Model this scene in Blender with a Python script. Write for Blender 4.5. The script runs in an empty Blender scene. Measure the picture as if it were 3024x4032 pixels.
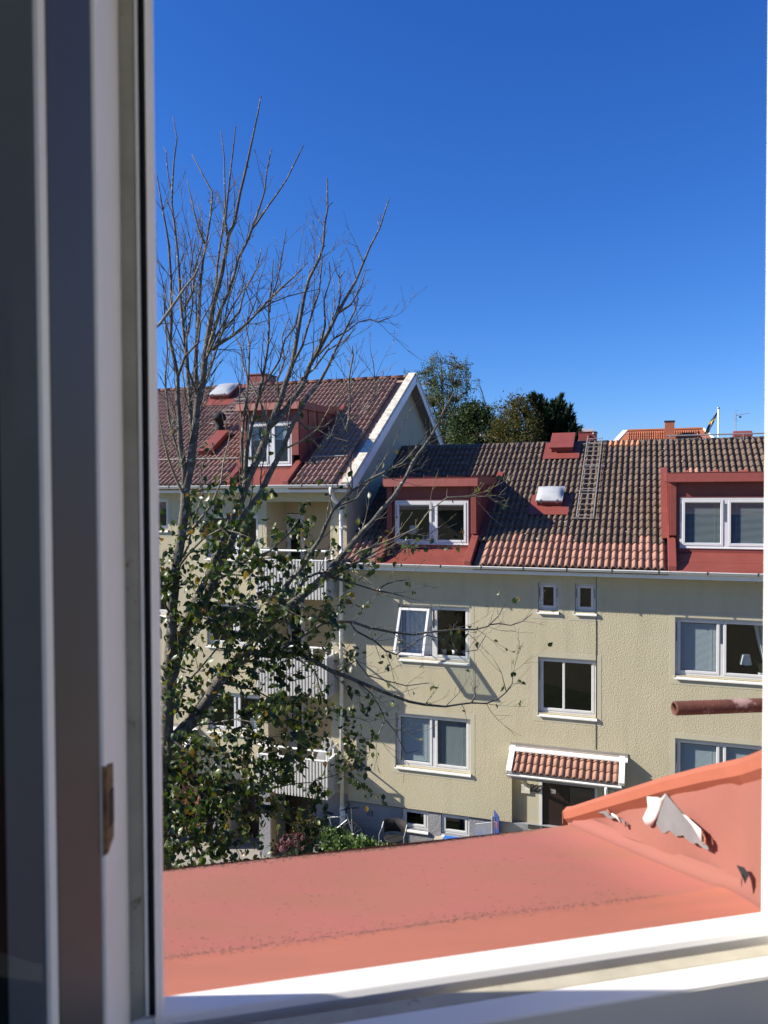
import bpy, bmesh, math, random
from mathutils import Vector, Matrix, Euler
R = math.radians
SC = bpy.context.scene
COL = SC.collection
rnd = random.Random(7)

# ------------------------------------------------------------------ camera
PITCH, ROLL, YAW = R(-1.367), R(-0.243), R(18.988)
cp, sp, cr, sr, cy, sy = math.cos(PITCH), math.sin(PITCH), math.cos(ROLL), math.sin(ROLL), math.cos(YAW), math.sin(YAW)
def cam_vec(x, u, f):
    a, b = x * cr - u * sr, x * sr + u * cr
    Y0, Z = cp * f - b * sp, sp * f + b * cp
    return Vector((a * cy - Y0 * sy, Y0 * cy + a * sy, Z))
cam_d = bpy.data.cameras.new('camera')
cam = bpy.data.objects.new('camera', cam_d); COL.objects.link(cam)
rx, ux, fx = cam_vec(1, 0, 0), cam_vec(0, 1, 0), cam_vec(0, 0, 1)
cam.matrix_world = Matrix(((rx.x, ux.x, -fx.x, 0), (rx.y, ux.y, -fx.y, 0), (rx.z, ux.z, -fx.z, 0), (0, 0, 0, 1)))
cam_d.sensor_fit = 'HORIZONTAL'; cam_d.sensor_width = 5.65
cam_d.lens = 5.65 * 3051.5 / 3024
cam_d.clip_start = 0.01; cam_d.clip_end = 2000
cam_d.dof.use_dof = True; cam_d.dof.focus_distance = 14.0; cam_d.dof.aperture_fstop = 2.1
SC.camera = cam

# ------------------------------------------------------------------ light
SUN = Vector((2.7, 1.0, -1.75)).normalized()          # the way the light travels
EL = math.asin(-SUN.z); AZ = math.atan2(-SUN.x, -SUN.y)   # azimuth of the sun, from +Y towards +X
w = bpy.data.worlds.new('World'); SC.world = w; w.use_nodes = True
nt = w.node_tree; nt.nodes.clear()
sky = nt.nodes.new('ShaderNodeTexSky'); sky.sky_type = 'NISHITA'; sky.sun_disc = False
sky.sun_elevation = EL; sky.sun_rotation = AZ
sky.air_density = 1.0; sky.dust_density = 0.15; sky.ozone_density = 3.0; sky.altitude = 100
sp_ = nt.nodes.new('ShaderNodeSeparateColor'); cb_ = nt.nodes.new('ShaderNodeCombineColor')
for k_, (g_, a_, t_) in enumerate(((1.494, .875, .50), (1.137, .788, .95), (.89, 1.244, 1.62))):      # the phone camera's rendering of a clear sky
    m1 = nt.nodes.new('ShaderNodeMath'); m1.operation = 'MULTIPLY'; m1.inputs[1].default_value = t_
    m2 = nt.nodes.new('ShaderNodeMath'); m2.operation = 'POWER'; m2.inputs[1].default_value = g_
    m3 = nt.nodes.new('ShaderNodeMath'); m3.operation = 'MULTIPLY'; m3.inputs[1].default_value = a_
    nt.links.new(sp_.outputs[k_], m1.inputs[0]); nt.links.new(m1.outputs[0], m2.inputs[0]); nt.links.new(m2.outputs[0], m3.inputs[0]); nt.links.new(m3.outputs[0], cb_.inputs[k_])
bg = nt.nodes.new('ShaderNodeBackground'); bg.inputs['Strength'].default_value = 0.054
wo = nt.nodes.new('ShaderNodeOutputWorld')
nt.links.new(sky.outputs[0], sp_.inputs[0]); nt.links.new(cb_.outputs[0], bg.inputs[0]); nt.links.new(bg.outputs[0], wo.inputs[0])
sd = bpy.data.lights.new('sun', 'SUN'); sd.energy = 5.0; sd.angle = R(0.53); sd.color = (1, 0.925, 0.80)
so = bpy.data.objects.new('sun', sd); COL.objects.link(so); so.location = (-30, -10, 30)
so.rotation_euler = SUN.to_track_quat('-Z', 'Y').to_euler()
SC.view_settings.view_transform = 'Standard'; SC.view_settings.look = 'None'
SC.view_settings.gamma = 1.0; SC.view_settings.use_curve_mapping = False
SC.view_settings.exposure = 0.95
try:
    SC.cycles.max_bounces = 8; SC.cycles.transparent_max_bounces = 16
except Exception: pass

# ------------------------------------------------------------------ materials
M = {}
def mat(name, col, rough=0.7, var=None, scale=6.0, bump=0.0, bscale=40.0, bdist=0.01, spec=0.4, metal=0.0,
        spots=None, sscale=18.0, sthr=0.62, rnd_amt=0.0, detail=6.0, rot=0.0, stretch=None, coat=0.0):
    """principled surface: colour broken by noise (var), optional spots of wear, per-object variation, bump"""
    m = bpy.data.materials.new(name); m.use_nodes = True
    t = m.node_tree; n = t.nodes; L = t.links; b = n['Principled BSDF']
    b.inputs['Roughness'].default_value = rough; b.inputs['Metallic'].default_value = metal
    b.inputs['Specular IOR Level'].default_value = spec
    if coat: b.inputs['Coat Weight'].default_value = coat
    g = n.new('ShaderNodeNewGeometry'); pos = g.outputs['Position']
    if stretch:
        mp = n.new('ShaderNodeMapping'); mp.inputs['Scale'].default_value = stretch
        mp.inputs['Rotation'].default_value = (0, 0, rot); L.new(pos, mp.inputs[0]); pos = mp.outputs[0]
    c = n.new('ShaderNodeRGB'); c.outputs[0].default_value = (*col, 1); out = c.outputs[0]
    def mix(a, bb, f):
        x = n.new('ShaderNodeMix'); x.data_type = 'RGBA'
        if hasattr(f, 'node'): L.new(f, x.inputs[0])
        else: x.inputs[0].default_value = f
        L.new(a, x.inputs[6])
        if hasattr(bb, 'node'): L.new(bb, x.inputs[7])
        else: x.inputs[7].default_value = (*bb, 1)
        return x.outputs[2]
    def noise(sc, dt=6.0, ro=0.6):
        x = n.new('ShaderNodeTexNoise'); x.inputs['Scale'].default_value = sc; x.inputs['Detail'].default_value = dt
        x.inputs['Roughness'].default_value = ro; L.new(pos, x.inputs['Vector']); return x.outputs['Fac']
    def ramp(f, a, bb):
        x = n.new('ShaderNodeMapRange'); x.inputs[1].default_value = a; x.inputs[2].default_value = bb; x.clamp = True
        L.new(f, x.inputs[0]); return x.outputs[0]
    if var: out = mix(out, var, ramp(noise(scale, detail), 0.35, 0.68))
    if spots: out = mix(out, spots, ramp(noise(sscale, 8, 0.7), sthr, sthr + 0.06))
    if rnd_amt:
        oi = n.new('ShaderNodeObjectInfo'); hv = n.new('ShaderNodeHueSaturation')
        mr = n.new('ShaderNodeMapRange'); mr.inputs[3].default_value = 1 - rnd_amt; mr.inputs[4].default_value = 1 + rnd_amt
        L.new(oi.outputs['Random'], mr.inputs[0]); L.new(mr.outputs[0], hv.inputs['Value']); L.new(out, hv.inputs['Color']); out = hv.outputs[0]
    L.new(out, b.inputs['Base Color'])
    if bump:
        bm_ = n.new('ShaderNodeBump'); bm_.inputs['Strength'].default_value = bump; bm_.inputs['Distance'].default_value = bdist
        L.new(noise(bscale, 5, 0.62), bm_.inputs['Height']); L.new(bm_.outputs[0], b.inputs['Normal'])
    M[name] = m
    return m
def mat_stucco(name, col, var, strength, dist, sc):
    m = mat(name, col, 0.92, var=var, scale=0.9, spec=0.15)
    t = m.node_tree; n = t.nodes; L = t.links; b = n['Principled BSDF']
    g = n.new('ShaderNodeNewGeometry')
    a = n.new('ShaderNodeTexNoise'); a.inputs['Scale'].default_value = sc; a.inputs['Detail'].default_value = 3; a.inputs['Roughness'].default_value = 0.55
    a.inputs['Distortion'].default_value = 0.5
    c = n.new('ShaderNodeTexVoronoi'); c.inputs['Scale'].default_value = sc * 1.5; c.feature = 'SMOOTH_F1'
    L.new(g.outputs['Position'], a.inputs['Vector']); L.new(g.outputs['Position'], c.inputs['Vector'])
    ad = n.new('ShaderNodeMath'); ad.operation = 'MULTIPLY_ADD'; ad.inputs[1].default_value = 0.45
    L.new(c.outputs['Distance'], ad.inputs[0]); L.new(a.outputs['Fac'], ad.inputs[2])
    bm_ = n.new('ShaderNodeBump'); bm_.inputs['Strength'].default_value = strength; bm_.inputs['Distance'].default_value = dist
    L.new(ad.outputs[0], bm_.inputs['Height']); L.new(bm_.outputs[0], b.inputs['Normal'])
    # streaks of dirt that run down the wall
    mp = n.new('ShaderNodeMapping'); mp.inputs['Scale'].default_value = (2.2, 2.2, 0.22); L.new(g.outputs['Position'], mp.inputs[0])
    ns = n.new('ShaderNodeTexNoise'); ns.inputs['Scale'].default_value = 1.6; ns.inputs['Detail'].default_value = 5; L.new(mp.outputs[0], ns.inputs['Vector'])
    mr = n.new('ShaderNodeMapRange'); mr.inputs[1].default_value = 0.5; mr.inputs[2].default_value = 0.8; mr.inputs[4].default_value = 0.30
    L.new(ns.outputs['Fac'], mr.inputs[0])
    x = n.new('ShaderNodeMix'); x.data_type = 'RGBA'; x.inputs[7].default_value = (col[0] * .62, col[1] * .62, col[2] * .62, 1)
    src = b.inputs['Base Color'].links[0].from_socket
    L.new(src, x.inputs[6]); L.new(mr.outputs[0], x.inputs[0]); L.new(x.outputs[2], b.inputs['Base Color'])
    return m
def mat_glass(name, tint=(0.66, 0.72, 0.74), ior=1.6, power=5.0):
    m = bpy.data.materials.new(name); m.use_nodes = True; t = m.node_tree; n = t.nodes; L = t.links; n.clear()
    o = n.new('ShaderNodeOutputMaterial'); mx = n.new('ShaderNodeMixShader'); lw_ = n.new('ShaderNodeLayerWeight'); lw_.inputs[0].default_value = 0.5; pw = n.new('ShaderNodeMath'); pw.operation = 'POWER'; pw.inputs[1].default_value = power; f0 = ((ior - 1) / (ior + 1)) ** 2
    fr = n.new('ShaderNodeMath'); fr.operation = 'MULTIPLY_ADD'; fr.inputs[1].default_value = 1 - f0; fr.inputs[2].default_value = f0; L.new(lw_.outputs['Facing'], pw.inputs[0]); L.new(pw.outputs[0], fr.inputs[0])
    tr = n.new('ShaderNodeBsdfTransparent'); tr.inputs[0].default_value = (*tint, 1)
    gl = n.new('ShaderNodeBsdfGlossy'); gl.inputs['Roughness'].default_value = 0.0; gl.inputs[0].default_value = (1, 1, 1, 1)
    L.new(fr.outputs[0], mx.inputs[0]); L.new(tr.outputs[0], mx.inputs[1]); L.new(gl.outputs[0], mx.inputs[2]); L.new(mx.outputs[0], o.inputs[0])
    M[name] = m; return m
def mat_leaf(name, cols, trans=0.35, rough=0.42, spec=0.5):
    m = bpy.data.materials.new(name); m.use_nodes = True; t = m.node_tree; n = t.nodes; L = t.links; n.clear()
    o = n.new('ShaderNodeOutputMaterial')
    g = n.new('ShaderNodeNewGeometry'); ns = n.new('ShaderNodeTexWhiteNoise'); ns.noise_dimensions = '1D'
    oi = n.new('ShaderNodeObjectInfo'); ad = n.new('ShaderNodeMath'); ad.operation = 'ADD'
    L.new(g.outputs['Random Per Island'], ad.inputs[0]); L.new(oi.outputs['Random'], ad.inputs[1]); L.new(ad.outputs[0], ns.inputs['W'])
    rp = n.new('ShaderNodeValToRGB'); L.new(ns.outputs['Value'], rp.inputs[0])
    e = rp.color_ramp.elements
    for i, (p, c) in enumerate(cols):
        if i < 2: e[i].position = p; e[i].color = (*c, 1)
        else: q = e.new(p); q.color = (*c, 1)
    df = n.new('ShaderNodeBsdfPrincipled'); df.inputs['Roughness'].default_value = rough; df.inputs['Specular IOR Level'].default_value = spec
    tl = n.new('ShaderNodeBsdfTranslucent'); hv = n.new('ShaderNodeHueSaturation'); hv.inputs['Hue'].default_value = 0.485; hv.inputs['Saturation'].default_value = 1.2; hv.inputs['Value'].default_value = 1.6
    mx = n.new('ShaderNodeMixShader'); mx.inputs[0].default_value = trans
    L.new(rp.outputs[0], df.inputs['Base Color']); L.new(rp.outputs[0], hv.inputs['Color']); L.new(hv.outputs[0], tl.inputs[0])
    L.new(df.outputs[0], mx.inputs[1]); L.new(tl.outputs[0], mx.inputs[2]); L.new(mx.outputs[0], o.inputs[0])
    M[name] = m; return m

mat_stucco('stucco', (0.485, 0.436, 0.306), (0.455, 0.408, 0.281), 0.7, 0.014, 36.0)
mat_stucco('stucco_smooth', (0.475, 0.44, 0.325), (0.445, 0.41, 0.30), 0.16, 0.012, 22.0)
mat_stucco('stucco_yellow', (0.52, 0.43, 0.265), (0.49, 0.40, 0.25), 0.3, 0.014, 18.0)
mat_stucco('plinth', (0.27, 0.27, 0.28), (0.23, 0.23, 0.25), 0.5, 0.02, 16.0)
mat('white_paint', (0.80, 0.80, 0.78), 0.45, var=(0.74, 0.74, 0.71), scale=5)
mat('white_metal', (0.82, 0.81, 0.78), 0.4, var=(0.70, 0.68, 0.62), scale=4, spots=(0.5, 0.47, 0.4), sscale=9, sthr=0.68)
mat('frame_paint', (0.62, 0.62, 0.62), 0.4, var=(0.57, 0.57, 0.57), scale=4)
mat('black_vent', (0.012, 0.012, 0.012), 0.6)
mat('red_sheet', (0.215, 0.055, 0.042), 0.5, var=(0.185, 0.047, 0.037), scale=2.5, bump=0.25, bscale=5, bdist=0.03, spec=0.35)
mat('tile_new', (0.34, 0.19, 0.135), 0.85, var=(0.29, 0.155, 0.11), scale=7, rnd_amt=0.07, bump=0.2, bscale=60, bdist=0.004, spots=(0.20, 0.11, 0.08), sscale=14, sthr=0.66)
mat('tile_bright', (0.46, 0.21, 0.11), 0.85, var=(0.40, 0.18, 0.09), scale=7, rnd_amt=0.05)
mat('tile_old', (0.165, 0.115, 0.085), 0.92, var=(0.10, 0.072, 0.055), scale=5, rnd_amt=0.14, bump=0.5, bscale=35, bdist=0.012, spots=(0.055, 0.052, 0.036), sscale=11, sthr=0.57)
mat('tile_red', (0.34, 0.218, 0.168), 0.88, var=(0.27, 0.165, 0.128), scale=6, rnd_amt=0.10, bump=0.25, bscale=50, bdist=0.006, spots=(0.12, 0.07, 0.055), sscale=12, sthr=0.64)
mat('lichen', (0.52, 0.52, 0.46), 0.95, var=(0.3, 0.3, 0.2), scale=60)
mat('moss', (0.05, 0.05, 0.02), 1.0, var=(0.10, 0.085, 0.035), scale=50)
mat('ridge_old', (0.16, 0.12, 0.09), 0.95, var=(0.10, 0.085, 0.06), scale=8, spots=(0.22, 0.22, 0.17), sscale=16, sthr=0.6, rnd_amt=0.12, bump=0.5, bscale=40, bdist=0.01)
mat('ridge_red', (0.25, 0.11, 0.075), 0.85, var=(0.2, 0.09, 0.065), scale=8, rnd_amt=0.1)
mat('barge_cap', (0.66, 0.63, 0.55), 0.6, var=(0.36, 0.34, 0.25), scale=5, spots=(0.2, 0.19, 0.12), sscale=20, sthr=0.6)
mat('old_wood', (0.30, 0.27, 0.24), 0.8, var=(0.24, 0.21, 0.19), scale=5, stretch=(1, 1, 1))
mat('galv', (0.42, 0.43, 0.44), 0.45, var=(0.34, 0.35, 0.36), scale=6, metal=0.6)
mat('ladder_metal', (0.42, 0.40, 0.37), 0.5, var=(0.30, 0.28, 0.26), scale=20, metal=0.5)
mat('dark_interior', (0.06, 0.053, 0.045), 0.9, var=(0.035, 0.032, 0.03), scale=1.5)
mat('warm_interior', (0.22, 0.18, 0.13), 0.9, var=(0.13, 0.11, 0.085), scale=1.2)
mat('blind', (0.62, 0.65, 0.66), 0.45)
mat('curtain', (0.72, 0.73, 0.72), 0.9)
mat('lampshade', (0.82, 0.82, 0.78), 0.9)
mat('ceramic', (0.72, 0.72, 0.70), 0.3)
mat('dark_metal', (0.03, 0.03, 0.032), 0.5, metal=0.3)
mat('door_wood', (0.024, 0.013, 0.010), 0.45, var=(0.016, 0.009, 0.008), scale=6, stretch=(6, 6, 0.6))
mat('blue_paint', (0.03, 0.17, 0.55), 0.45, var=(0.025, 0.14, 0.47), scale=5)
mat('dark_blue', (0.02, 0.04, 0.16), 0.4)
mat('yellow_paint', (0.75, 0.56, 0.05), 0.5)
mat('rubber', (0.015, 0.015, 0.015), 0.8)
mat('plant_green', (0.05, 0.11, 0.035), 0.5, var=(0.11, 0.17, 0.06), scale=30)
mat('brick_red', (0.36, 0.12, 0.065), 0.85, var=(0.27, 0.09, 0.05), scale=9)
mat('orange_tile', (0.36, 0.115, 0.055), 0.8, var=(0.28, 0.09, 0.045), scale=2.5, rnd_amt=0.1)
mat('bark', (0.15, 0.138, 0.115), 0.95, var=(0.06, 0.054, 0.045), scale=9, bump=0.9, bscale=38, bdist=0.02, spots=(0.36, 0.36, 0.32), sscale=13, sthr=0.57)
mat('bark_yellow', (0.27, 0.235, 0.16), 0.95, var=(0.15, 0.13, 0.10), scale=12, bump=0.7, bscale=40, bdist=0.012, spots=(0.34, 0.25, 0.05), sscale=9, sthr=0.58)
mat('birch_bark', (0.16, 0.15, 0.13), 0.9, var=(0.1, 0.09, 0.08), scale=5)
mat('grass', (0.055, 0.085, 0.03), 0.95, var=(0.09, 0.10, 0.045), scale=1.8, bump=0.6, bscale=40, bdist=0.03)
mat('paving', (0.30, 0.28, 0.25), 0.95, var=(0.22, 0.2, 0.18), scale=2.5, bump=0.4, bscale=60, bdist=0.01)
mat('room_paint', (0.78, 0.72, 0.62), 0.9)
mat('room_shade', (0.012, 0.012, 0.014), 0.9)  # near-black stands in for shade on the wall behind the open sash
mat('balcony_paint', (0.56, 0.545, 0.52), 0.6, var=(0.50, 0.49, 0.465), scale=6)
mat('brass', (0.22, 0.15, 0.08), 0.5, var=(0.08, 0.05, 0.03), scale=120, metal=0.5)
mat('sash_shade', (0.06, 0.06, 0.058), 0.5)  # dark tone paints the shade on the open sash's stile
mat('frame_white', (0.86, 0.85, 0.82), 0.42, var=(0.81, 0.80, 0.76), scale=9)
mat('frame_old', (0.46, 0.43, 0.34), 0.75, var=(0.37, 0.34, 0.26), scale=22, spots=(0.22, 0.19, 0.13), sscale=42, sthr=0.63)
mat('frame_grey', (0.68, 0.64, 0.55), 0.5)
mat('groove', (0.05, 0.042, 0.034), 0.95, var=(0.11, 0.095, 0.07), scale=40)
mat('white_underside', (0.58, 0.53, 0.52), 0.7)
mat('bare_zinc', (0.15, 0.15, 0.155), 0.55, var=(0.20, 0.20, 0.205), scale=16, spots=(0.28, 0.28, 0.28), sscale=30, sthr=0.66, metal=0.1)
mat('rusty_pipe', (0.135, 0.05, 0.032), 0.75, var=(0.09, 0.035, 0.026), scale=14, bump=0.5, bscale=60, bdist=0.004, spots=(0.36, 0.235, 0.22), sscale=11, sthr=0.53)
mat('sheet_salmon', (0.335, 0.116, 0.094), 0.8, rot=-R(31.7), stretch=(1, 3.2, 3.2), var=(0.295, 0.122, 0.082), scale=3.2, bump=0.25, bscale=180, bdist=0.0015, spec=0.25, spots=(0.23, 0.105, 0.08), sscale=40, sthr=0.61)
mat('sheet_orange', (0.335, 0.108, 0.066), 0.75, var=(0.30, 0.10, 0.062), scale=18, spec=0.25)
mat('flag_blue', (0.02, 0.06, 0.22), 0.8); mat('flag_yellow', (0.78, 0.60, 0.03), 0.8)
mat('sheet_flap', (0.255, 0.099, 0.083), 0.8, var=(0.235, 0.10, 0.075), scale=7, bump=0.35, bscale=14, bdist=0.006, spec=0.2, spots=(0.21, 0.09, 0.07), sscale=60, sthr=0.64)  # apron paint darkened to offset the stronger sun striking the flap
mat('sheet_apron_near', (0.375, 0.132, 0.09), 0.8, rot=-R(31.7), stretch=(1, 2.5, 2.5), var=(0.325, 0.122, 0.083), scale=5, bump=0.25, bscale=180, bdist=0.0015, spec=0.2)
mat('dirt', (0.17, 0.10, 0.07), 1.0, var=(0.10, 0.075, 0.05), scale=60, bump=0.8, bscale=150, bdist=0.004)
mat_glass('glass'); mat_glass('glass_near', (0.42, 0.45, 0.47), 1.0, 8.0)
# the acrylic of the roof lights
mat('acrylic', (0.46, 0.47, 0.47), 0.25, var=(0.38, 0.39, 0.39), scale=3, coat=0.4)
mat_leaf('leaf', [(0.0, (0.014, 0.032, 0.008)), (0.45, (0.026, 0.052, 0.012)), (0.68, (0.055, 0.09, 0.02)), (0.9, (0.13, 0.15, 0.032)), (0.97, (0.14, 0.09, 0.025)), (1.0, (0.26, 0.2, 0.04))], 0.28)
mat_leaf('leaf_birch', [(0.0, (0.045, 0.075, 0.025)), (0.6, (0.075, 0.11, 0.038)), (1.0, (0.13, 0.155, 0.055))], 0.3, .7, .2)
mat_leaf('leaf_dark', [(0.0, (0.010, 0.022, 0.012)), (0.6, (0.018, 0.034, 0.016)), (1.0, (0.028, 0.048, 0.02))], 0.1, .75, .15)
mat_leaf('leaf_mid', [(0.0, (0.018, 0.036, 0.012)), (0.6, (0.034, 0.058, 0.018)), (1.0, (0.065, 0.085, 0.028))], 0.25, .6, .25)
mat_leaf('leaf_autumn', [(0.0, (0.03, 0.045, 0.014)), (0.4, (0.055, 0.07, 0.022)), (0.8, (0.10, 0.09, 0.03)), (1.0, (0.16, 0.08, 0.03))], 0.25, .75, .15)
mat_leaf('leaf_gloss', [(0.0, (0.05, 0.10, 0.03)), (0.6, (0.08, 0.15, 0.045)), (1.0, (0.16, 0.21, 0.08))], 0.2)
mat_leaf('petal', [(0.0, (0.07, 0.025, 0.035)), (0.5, (0.12, 0.045, 0.055)), (1.0, (0.24, 0.13, 0.125))], 0.2, .7, .2)

# ------------------------------------------------------------------ mesh builder
class MB:
    def __init__(s): s.v = []; s.f = []; s.xf = None
    def pt(s, p):
        p = Vector(p)
        if s.xf is not None: p = s.xf(p)
        s.v.append(tuple(p)); return len(s.v) - 1
    def poly(s, pts): s.f.append([s.pt(p) for p in pts])
    def box(s, x0, x1, y0, y1, z0, z1):
        i = [s.pt((x, y, z)) for z in (z0, z1) for y in (y0, y1) for x in (x0, x1)]
        for q in ((0, 2, 3, 1), (4, 5, 7, 6), (0, 1, 5, 4), (2, 6, 7, 3), (0, 4, 6, 2), (1, 3, 7, 5)): s.f.append([i[k] for k in q])
    def hexa(s, lo, hi):
        a = [s.pt(p) for p in lo]; b = [s.pt(p) for p in hi]; n = len(a)
        s.f.append(a[::-1]); s.f.append(b)
        for k in range(n): s.f.append([a[k], a[(k + 1) % n], b[(k + 1) % n], b[k]])
    def prism(s, poly, axis, a0, a1):
        """extrude a 2D outline along axis x/y/z"""
        def p(q, t): return (t, q[0], q[1]) if axis == 'x' else ((q[0], t, q[1]) if axis == 'y' else (q[0], q[1], t))
        s.hexa([p(q, a0) for q in poly], [p(q, a1) for q in poly])
    def tube(s, pts, rads, n=6, cap=True):
        pts = [Vector(p) for p in pts]
        if not hasattr(rads, '__len__'): rads = [rads] * len(pts)
        rings = []; ref = None
        for k, p in enumerate(pts):
            d = (pts[min(k + 1, len(pts) - 1)] - pts[max(k - 1, 0)])
            if d.length < 1e-9: d = Vector((0, 0, 1))
            d.normalize()
            if ref is None: ref = d.orthogonal().normalized()
            u = ref - d * ref.dot(d)
            if u.length < 1e-6: u = d.orthogonal()
            u.normalize(); ref = u; vv = d.cross(u)
            rings.append([s.pt(p + (u * math.cos(2 * math.pi * j / n) + vv * math.sin(2 * math.pi * j / n)) * rads[k]) for j in range(n)])
        for a, b in zip(rings, rings[1:]):
            for j in range(n): s.f.append([a[j], a[(j + 1) % n], b[(j + 1) % n], b[j]])
        if cap: s.f.append(rings[0][::-1]); s.f.append(rings[-1])
    def lathe(s, prof, c, n=16, axis='z'):
        rings = []
        for r, h in prof:
            ring = []
            for j in range(n):
                a = 2 * math.pi * j / n; x, y = r * math.cos(a), r * math.sin(a)
                ring.append(s.pt((c[0] + x, c[1] + y, c[2] + h) if axis == 'z' else (c[0] + h, c[1] + x, c[2] + y)))
            rings.append(ring)
        for a, b in zip(rings, rings[1:]):
            for j in range(n): s.f.append([a[j], a[(j + 1) % n], b[(j + 1) % n], b[j]])
        s.f.append(rings[0][::-1]); s.f.append(rings[-1])
    def mesh(s, name, mt, smooth=False):
        me = bpy.data.meshes.new(name); me.from_pydata(s.v, [], s.f)
        bm = bmesh.new(); bm.from_mesh(me); bmesh.ops.recalc_face_normals(bm, faces=bm.faces); bm.to_mesh(me); bm.free()
        if mt: me.materials.append(M[mt])
        if smooth: me.polygons.foreach_set('use_smooth', [True] * len(me.polygons))
        me.update(); return me
def raw_mesh(name, v, f, mt, smooth=False):
    me = bpy.data.meshes.new(name); me.from_pydata(v, [], f); me.materials.append(M[mt])
    if smooth: me.polygons.foreach_set('use_smooth', [True] * len(me.polygons))
    me.update(); return me
BASE = {}
def tag(o, label=None, cat=None, group=None, kind=None):
    if label: o['label'] = label
    if cat: o['category'] = cat
    if group: o['group'] = group
    if kind: o['kind'] = kind
    return o
def thing(name, label, cat, loc=(0, 0, 0), group=None):
    o = bpy.data.objects.new(name, None); COL.objects.link(o); o.location = loc; o.empty_display_size = 0.2
    BASE[o.name] = Vector(loc); return tag(o, label, cat, group)
def put(name, me, parent=None, mtx=None, kind=None, label=None):
    o = bpy.data.objects.new(name, me); COL.objects.link(o)
    if parent is not None:
        o.parent = parent
        if parent.name in BASE: o.matrix_parent_inverse = Matrix.Translation(-BASE[parent.name])
    if mtx is not None: o.matrix_basis = mtx
    if kind: o['kind'] = kind
    if label: o['label'] = label
    return o
def ob(name, mb, mt, parent=None, smooth=False, kind=None, label=None):
    return put(name, mb.mesh(name, mt, smooth), parent, None, kind, label)
def bx(name, mt, parent, x0, x1, y0, y1, z0, z1, bev=0.0):
    mb = MB(); mb.box(x0, x1, y0, y1, z0, z1); o = ob(name, mb, mt, parent)
    if bev: bevel(o, bev)
    return o
def bevel(o, wdt, seg=1):
    m = o.modifiers.new('bevel', 'BEVEL'); m.width = wdt; m.segments = seg; m.limit_method = 'ANGLE'; m.angle_limit = R(40)
def wall(name, mt, parent, x0, x1, z0, z1, Y, holes, depth=0.14, kind=None):
    """upright wall face in the plane Y with rectangular openings and their reveals"""
    xs = sorted({x0, x1, *[h[0] for h in holes], *[h[1] for h in holes]}); zs = sorted({z0, z1, *[h[2] for h in holes], *[h[3] for h in holes]})
    xs = [x for x in xs if x0 <= x <= x1]; zs = [z for z in zs if z0 <= z <= z1]
    mb = MB(); inh = lambda x, z: any(h[0] < x < h[1] and h[2] < z < h[3] for h in holes)
    for a, b in zip(xs, xs[1:]):
        for c, d in zip(zs, zs[1:]):
            if not inh((a + b) / 2, (c + d) / 2): mb.poly([(a, Y, c), (b, Y, c), (b, Y, d), (a, Y, d)])
    for h in holes:
        a, b, c, d = h[:4]; t = h[4] if len(h) > 4 else depth; y1 = Y + t
        mb.poly([(a, Y, c), (a, Y, d), (a, y1, d), (a, y1, c)]); mb.poly([(b, Y, c), (b, y1, c), (b, y1, d), (b, Y, d)])
        mb.poly([(a, Y, d), (b, Y, d), (b, y1, d), (a, y1, d)])
        if c > z0: mb.poly([(a, Y, c), (a, y1, c), (b, y1, c), (b, Y, c)])
    me = raw_mesh(name, mb.v, mb.f, mt)
    return put(name, me, parent, None, kind)
# ------------------------------------------------------------------ shared builders for the two apartment houses
D = 18.8
def blind(parent, x0, x1, z0, z1, Y, pitch=0.026, tilt=50, sl=0.024):
    mb = MB(); z = z1 - 0.03; c, s_ = math.cos(R(tilt)) * sl / 2, math.sin(R(tilt)) * sl / 2
    mb.box(x0, x1, Y - 0.012, Y + 0.012, z1 - 0.028, z1)
    while z > z0 + 0.02:
        z -= pitch
        mb.poly([(x0, Y - c, z - s_), (x1, Y - c, z - s_), (x1, Y + c, z + s_), (x0, Y + c, z + s_)])
    mb.box(x0, x1, Y - 0.01, Y + 0.01, z0 + 0.002, z0 + 0.018)
    for xx in (x0 + (x1 - x0) * 0.15, x1 - (x1 - x0) * 0.15): mb.box(xx - .002, xx + .002, Y - .016, Y - .013, z0, z1)
    return ob('blind', mb, 'blind', parent)
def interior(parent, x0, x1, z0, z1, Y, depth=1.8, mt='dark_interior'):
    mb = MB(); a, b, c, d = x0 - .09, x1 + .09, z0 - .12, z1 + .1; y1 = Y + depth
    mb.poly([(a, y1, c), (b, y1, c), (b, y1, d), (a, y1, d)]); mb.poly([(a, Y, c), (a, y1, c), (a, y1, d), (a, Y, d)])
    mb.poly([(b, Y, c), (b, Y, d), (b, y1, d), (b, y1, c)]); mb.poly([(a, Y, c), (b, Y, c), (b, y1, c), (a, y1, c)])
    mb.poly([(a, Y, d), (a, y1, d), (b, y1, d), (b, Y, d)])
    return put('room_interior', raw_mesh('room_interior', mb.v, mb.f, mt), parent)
def sash_frame(mb, x0, x1, z0, z1, y0, y1, wd):
    mb.box(x0, x0 + wd, y0, y1, z0, z1); mb.box(x1 - wd, x1, y0, y1, z0, z1)
    mb.box(x0 + wd, x1 - wd, y0, y1, z1 - wd, z1); mb.box(x0 + wd, x1 - wd, y0, y1, z0, z0 + wd)
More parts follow.
